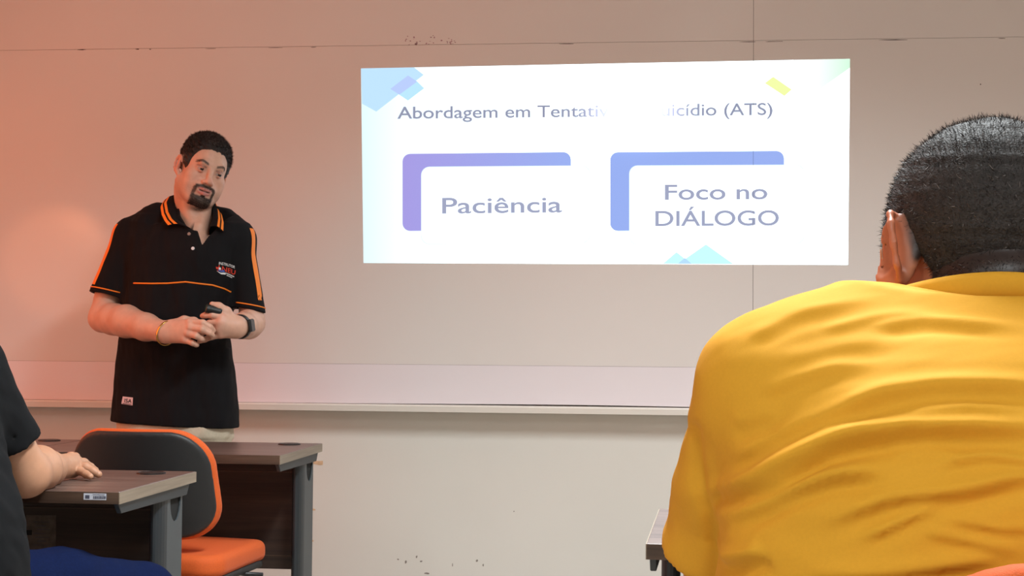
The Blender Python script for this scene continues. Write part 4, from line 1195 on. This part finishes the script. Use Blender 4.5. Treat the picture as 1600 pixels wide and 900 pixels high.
# cropped greying hair
fh = hair_field(.0028, .008, .0045, .0010, 8, line2)
Vr, Qr = fh.nets(1); Nr = vnormals(Vr, Qr)
M_crop = mat('cropped_hair', srgb(38, 32, 31), .7, noise=.4, scale=300, bump=.9, bscale=500)
yh = yput('hair', xform(Vr, YM), Qr, M_crop, 'cropped dark hair going grey')
M_str2 = hair_mat('greying_strands', srgb(30, 25, 25), srgb(128, 120, 118), .14)
rs = np.random.RandomState(4)
keep = np.where(Vr[:, 2] - line2(Vr[:, 1]) > -.004)[0]
keep = keep[np.linalg.norm(Vr[keep] - (0, .0, .02), axis=1) > .07]
sel = rs.choice(keep, 26000)
Pj = Vr[sel] + rs.normal(scale=.0012, size=(len(sel), 3))
hairs('hair_strands', xform(Pj, YM), Nr[sel] @ np.array(YM.to_3x3()).T, .0046, .00026, np.array((-.1, .1, .15)), M_str2, yh, .7, 6)

# short hair running down the nape
Nh = vnormals(Vh, Qh); xv, yv, zv = Vh.T
nk = np.where((yv > .03) & (zv < -.02) & (zv - line2(yv) > .0) & (np.abs(xv) < .068))[0]
sel = rs.choice(nk, 9000)
hairs('nape_hair', xform(Vh[sel] + rs.normal(scale=.0012, size=(9000, 3)), YM), Nh[sel] @ np.array(YM.to_3x3()).T, .0036, .00024, np.array((0, -.1, -.5)), M_str2, yh, .4, 9)

# T-shirt
fs = Field((-.06, 1.0, .56), (.62, 1.48, 1.14), .0034)
fs.loft([.56, .64, .72, .80, .88, .95, 1.005, 1.042, 1.070, 1.096], [.285, .282, .278, .275, .273, .272, .272, .272, .272, .272],
        [1.255, 1.25, 1.242, 1.237, 1.235, 1.24, 1.255, 1.27, 1.29, 1.31], [.225, .23, .234, .235, .232, .222, .205, .185, .15, .11], [.15, .152, .152, .152, .152, .15, .142, .132, .11, .085], 2.5, .03)
for s in (-1, 1):
    fs.chain([(.272 + s * .07, 1.285, 1.042), (.272 + s * .135, 1.262, 1.029), (.272 + s * .188, 1.25, 1.020)], [.052, .057, .06], .05)
SE = {}
for s in (-1, 1):
    A = np.array((.272 + s * .190, 1.250, 1.005)); B = np.array((.272 + s * .219, 1.345, .878)); SE[s] = (A, B)
    n = (B - A) / np.linalg.norm(B - A)
    fs.cone(A, B + n * .03, .060, .0555, .004)
    nn = n + np.array((-s * .22, 0, 0)); nn /= np.linalg.norm(nn)
    fs.plane_cut(B, nn, B - .1, B + .1, .003)
    fs.cone(B - nn * .02, B + nn * .07, .041, .044, .003, 'sub')
# neck opening
fs.cone((.272, 1.322, 1.042), (.272, 1.34, 1.2), .082, .105, .012, 'sub')
Vs, Qs = fs.nets(3)
Ns = vnormals(Vs, Qs)
# pulled folds across the back; each line is given where it runs, with height and half width in metres
def w2(p): q = atY(p[0], p[1] + 9, 1.10); return q[0], q[2]
FOLDS = [([(1111, 792), (1183, 757), (1266, 702), (1333, 674), (1444, 659), (1600, 659), (1700, 668)], .0075, .0085),
         ([(1119, 838), (1222, 769), (1289, 741), (1350, 729), (1400, 726)], .0055, .007),
         ([(1290, 645), (1389, 606), (1472, 592), (1600, 592), (1700, 600)], .0038, .007),
         ([(1285, 812), (1389, 768), (1500, 756), (1589, 734), (1700, 720)], .0042, .007),
         ([(1345, 835), (1422, 795), (1480, 775)], .003, .005),
         ([(1122, 897), (1178, 873), (1205, 858)], .005, .007),
         ([(1260, 893), (1389, 883), (1500, 866), (1600, 845)], .0035, .007),
         ([(1195, 612), (1250, 588), (1320, 566), (1400, 556)], .0018, .007),
         ([(1230, 556), (1330, 532), (1440, 522)], .0011, .007),
         ([(1180, 520), (1216, 500), (1278, 472), (1360, 456), (1440, 452)], .0016, .006),
         ([(1150, 725), (1200, 692), (1260, 657), (1340, 625)], .0020, .007),
         ([(1150, 660), (1230, 640)], .0016, .009),
         ([(1380, 500), (1480, 488), (1560, 495), (1660, 500)], .0024, .005),
         ([(1300, 505), (1400, 482), (1520, 474)], .0012, .005),
         ([(1455, 718), (1540, 700), (1610, 712), (1690, 715)], .0022, .005),
         ([(1390, 700), (1450, 690), (1520, 705)], .0016, .005),
         ([(1440, 820), (1520, 835), (1600, 850)], .0018, .005),
         ([(1480, 800), (1560, 815), (1640, 812)], .0015, .004),
         ([(1420, 640), (1520, 628), (1620, 632)], .0014, .005),
         ([(1290, 700), (1230, 745), (1160, 790)], .002, .005)]
disp = np.zeros(len(Vs))
for pl, hgt, sg in FOLDS:
    P = np.array([w2(p) for p in pl]); 
    P = dens(P, 60); sg = sg * .82
    # smooth the corner points
    for _ in range(12): P[1:-1] = P[1:-1] * .5 + (P[:-2] + P[2:]) * .25
    near = np.where((Vs[:, 1] < 1.30))[0]
    D = Vs[near][:, [0, 2]]
    d2 = ((D[:, None, :] - P[None, :, :]) ** 2).sum(2); j = d2.argmin(1)
    tng = np.gradient(P, axis=0); tng /= np.linalg.norm(tng, axis=1)[:, None]
    nrm2 = np.stack([-tng[:, 1], tng[:, 0]], 1); nrm2 *= np.sign(nrm2[:, 1:2] + 1e-9)
    s_ = ((D - P[j]) * nrm2[j]).sum(1)
    along = ((D - P[j]) * tng[j]).sum(1)
    wgt = sst(-2, 11, j + .0) * sst(0, 22, 59. - j) * np.where((j == 0) | (j >= 58), np.exp(-(along / .012) ** 2), 1)
    g = np.where(s_ > 0, np.exp(-(s_ / (sg * 1.15)) ** 2), np.exp(-(s_ / (sg * .7)) ** 2)) - .7 * np.exp(-((s_ + 1.7 * sg) / (sg * 1.0)) ** 2)
    disp[near] += 1.45 * hgt * wgt * g
x, y, z = Vs.T
disp += .0010 * wob(x * .35 - z * .3, y, z * 1.3 + x * .3, 70, 21) + .0003 * wob(x * .4, y, z * 1.5, 170, 22)
# the sunken crease between sleeve and trunk
cr = np.array([w2(p) for p in dens([(1088, 680), (1092, 730), (1100, 780), (1116, 830), (1122, 890)], 40)])
nr = np.where((Vs[:, 1] < 1.40) & (Vs[:, 0] < .2))[0]
dc = np.sqrt(((Vs[nr][:, None, [0, 2]] - cr[None]) ** 2).sum(2)).min(1)
disp[nr] -= .006 * np.exp(-(dc / .006) ** 2)
# sleeve creases beside the armpit
disp += .0018 * np.sin((x * 40 + z * 75)) * sst(.10, .05, x) * sst(.97, .90, z)
back = sst(.4, -.2, Ns[:, 1])
Vs = Vs + Ns * (disp * (.25 + .75 * back))[:, None]
tee = yput('t_shirt', Vs, Qs, M_yellow, 'bright yellow T-shirt with pulled folds across the back')
# ribbed neckband lying round the neck
ring = []
for i in range(64):
    a = 2 * math.pi * i / 64
    ring.append((.272 + .103 * math.cos(a), 1.330 + .094 * math.sin(a), 1.076 - .026 * math.sin(a) + .002 * math.sin(3 * a)))
V2, f2 = sweep_np(ring, .0105, 10, True, (.62, 1.15))
yput('neckband', V2, f2, M_yellow)
# jeans and shoes
fp = Field((.02, 1.05, .03), (.54, 1.9, .78), .007)
fp.loft([.53, .6, .7, .77], [.275] * 4, [1.25] * 4, [.19, .195, .19, .185], [.13, .14, .14, .135], 2.4)
for s in (-1, 1):
    fp.chain([(.275 + s * .1, 1.28, .62), (.275 + s * .12, 1.68, .60)], [.082, .065], .03)
    fp.chain([(.275 + s * .12, 1.68, .595), (.275 + s * .12, 1.66, .09)], [.066, .055], .03)
fp.plane_cut((0, 0, .06), (0, 0, -1), (0, 1, -.1), (.6, 2, .2))
fp.warp(lambda x, y, z: .003 * wob(x, y, z, 60, 14))
Vp, Qp = fp.nets(2); yput('jeans', Vp, Qp, M_jeans)
def shoe(cx_, cy_, put_fn, dirn=1):
    ff = Field((cx_ - .07, cy_ - .13, -.005), (cx_ + .07, cy_ + .24, .12), .005)
    ff.ell((cx_, cy_ - .02, .05), (.042, .075, .055), .02); ff.ell((cx_, cy_ + .12, .035), (.045, .1, .04), .03)
    ff.plane_cut((0, 0, .0015), (0, 0, -1), (cx_ - .3, cy_ - .3, -.1), (cx_ + .3, cy_ + .3, .05))
    Vf, Qf = ff.nets(2); put_fn('shoe', Vf, Qf, M_shoe)
for s in (-1, 1): shoe(.275 + s * .12, 1.66, yput)
# ---------------------------------------------- the seated person in black at the left edge
lef = tag(empty('person', (-1.46, 2.65, 0)), 'seated person in black at the left edge, forearm and hand resting on the desk', 'person')
LINV = Matrix.Translation(lef.location).inverted()
def lput(name, V, f, m, label=None, col=None, parent=None):
    o = put(name, npmesh(name, V, f, col), m, parent or lef, smooth=True)
    if parent is None: o.matrix_parent_inverse = LINV
    if label: o['label'] = label
    return o
SK3 = np.array(srgb(182, 134, 106)[:3])
el = atY(40, 740, 2.90); SHR = np.array((-1.352, 2.755, 1.0)); SLB = SHR + (el - SHR) * .70
LM = Matrix.Translation((-1.50, 2.83, 1.20)) @ Matrix.Rotation(math.radians(-8), 4, 'X') @ Matrix.Rotation(math.radians(180), 4, 'Z')
LI = LM.inverted()
fd = head_field(.0035, 1.0, 1.0, [((0, .03, -.05), np.array(LI @ Vector((-1.5, 2.78, 1.03))), .056, .064)])
Vh, Qh = fd.nets(1)
parts = [(xform(Vh, LM), Qh, SK3)]
fa = Field((-1.85, 2.5, .5), (-1.1, 3.44, 1.12), .0042)
fa.loft([.55, .7, .85, 1.0, 1.06], [-1.47, -1.47, -1.48, -1.5, -1.5], [2.62, 2.64, 2.69, 2.75, 2.77], [.16, .16, .165, .15, .08], [.1, .1, .1, .09, .06], 2.2)
fa.chain([SHR, SHR * .3 + el * .7], [.045, .043], .02)
fa.chain([(-1.67, 2.76, 1.0), (-1.72, 2.82, .78)], [.05, .045], .02); fa.chain([(-1.72, 2.82, .78), (-1.62, 3.0, .70)], [.045, .03], .02)
hand(fa, (-1.62, 3.0, .70), (.3, 1, -.1), (0, 0, -1), -1)
Va, Qa = fa.nets(1); parts.append((Va, Qa, SK3))
# right forearm and hand flat on the desk, finer
D = .742
fr = Field((-1.40, 2.82, .69), (-1.18, 3.42, .93), .0024)
wr = atY(86, 730, 3.135)
fr.chain([SHR * .4 + el * .6, el, el * .6 + wr * .4 + (0, 0, .004), el * .25 + wr * .75, wr], [.045, .046, .046, .036, .027], .02)
KN = [atY(111, 716, 3.215), atY(117, 722.5, 3.225), atY(119, 730, 3.225), atY(114, 738, 3.215)]
TIP = [atZ(139, 730, D + .0085), atZ(149, 735.5, D + .0085), atZ(154, 741.2, D + .0085), atZ(141, 744.5, D + .008)]
TIP = [k + (t - k) * min(1, .095 / np.linalg.norm(t - k)) for k, t in zip(KN, TIP)]
for kn in KN: fr.cone(wr + (kn - np.mean(KN, 0)) * .5, kn, .0165, .012, .018)
for kn, tp, r in zip(KN, TIP, (.0105, .0108, .0104, .0092)):
    a = kn * .58 + tp * .42 + (0, 0, .007); b = kn * .26 + tp * .74 + (0, 0, .003)
    fr.chain([kn, a, b, tp], [r * 1.12, r, r * .92, r * .8], .004); fr.ell(kn + (0, 0, .006), (.008, .008, .007), .008)
fr.chain([wr + (-.02, .03, -.004), wr + (-.042, .07, -.010), wr + (-.045, .105, -.018)], [.017, .0135, .0095], .012)
Vr, Qr = fr.nets(1)
c = np.tile(SK3, (len(Vr), 1))
for p in KN:
    m = (sst(.02, .006, np.linalg.norm(Vr - p, axis=1)) * .3)[:, None]; c = c * (1 - m) + np.array(srgb(190, 120, 96)[:3]) * m
parts.append((Vr, Qr, c))
V, Q, C = joinparts(parts)
lput('body', V, Q, M_skin, col=C)
eyes(LM, lef, LINV)
fh = hair_field(.004, .012, .006, .0015, 9)
Vq, Qq = fh.nets(1); lput('hair', xform(Vq, LM), Qq, M_hair)
M_tee = mat('black_jersey', srgb(14, 15, 18), .9, spec=.2, noise=.08, scale=400, bump=.2, bscale=1500)
fs = Field((-1.84, 2.42, .50), (-1.12, 2.99, 1.12), .005)
fs.loft([.50, .58, .66, .74, .82, .92, 1.0, 1.05, 1.08], [-1.42, -1.42, -1.425, -1.435, -1.46, -1.485, -1.5, -1.5, -1.5], [2.66, 2.66, 2.66, 2.66, 2.675, 2.71, 2.745, 2.765, 2.775],
        [.215, .222, .225, .222, .212, .20, .185, .14, .09], [.15, .155, .155, .15, .14, .13, .12, .105, .08], 2.4, .03)
for s, A, B in ((1, SHR, SLB), (-1, (-1.665, 2.755, 1.0), (-1.715, 2.81, .83))):
    A = np.array(A); B = np.array(B); n = (B - A) / np.linalg.norm(B - A)
    fs.cone((-1.5 + s * .07, 2.77, 1.03), A, .05, .058, .05)
    fs.cone(A, B + n * .03, .060, .062, .03)
    fs.plane_cut(B, n, B - .1, B + .1, .003); fs.cone(B - n * .03, B + n * .06, .048, .051, .004, 'sub')
fs.cone((-1.5, 2.785, 1.04), (-1.5, 2.80, 1.16), .062, .08, .01, 'sub')
fs.warp(lambda x, y, z: .003 * wob(x, y, z, 50, 31) + .0012 * wob(x, y, z, 120, 32))
Vs, Qs = fs.nets(2); lput('t_shirt', Vs, Qs, M_tee, 'black T-shirt')
fp = Field((-1.78, 2.45, .03), (-.98, 3.28, .75), .006)
fp.loft([.52, .6, .7], [-1.44] * 3, [2.64] * 3, [.19, .195, .19], [.13, .14, .135], 2.4)
fp.chain([(-1.37, 2.72, .565), (-1.24, 2.95, .535), (-1.135, 3.13, .50)], [.088, .082, .068], .03)
fp.chain([(-1.135, 3.13, .495), (-1.15, 3.08, .09)], [.068, .055], .03)
fp.chain([(-1.53, 2.72, .592), (-1.60, 3.12, .56)], [.085, .068], .03); fp.chain([(-1.60, 3.12, .555), (-1.6, 3.08, .09)], [.068, .055], .03)
fp.plane_cut((0, 0, .06), (0, 0, -1), (-1.9, 2.4, -.1), (-.9, 3.4, .2))
fp.warp(lambda x, y, z: .0025 * wob(x, y, z, 70, 24))
Vp, Qp = fp.nets(2); lput('jeans', Vp, Qp, M_jeans, 'dark blue jeans')
for cx_ in (-1.15, -1.60): shoe(cx_, 3.08, lput)
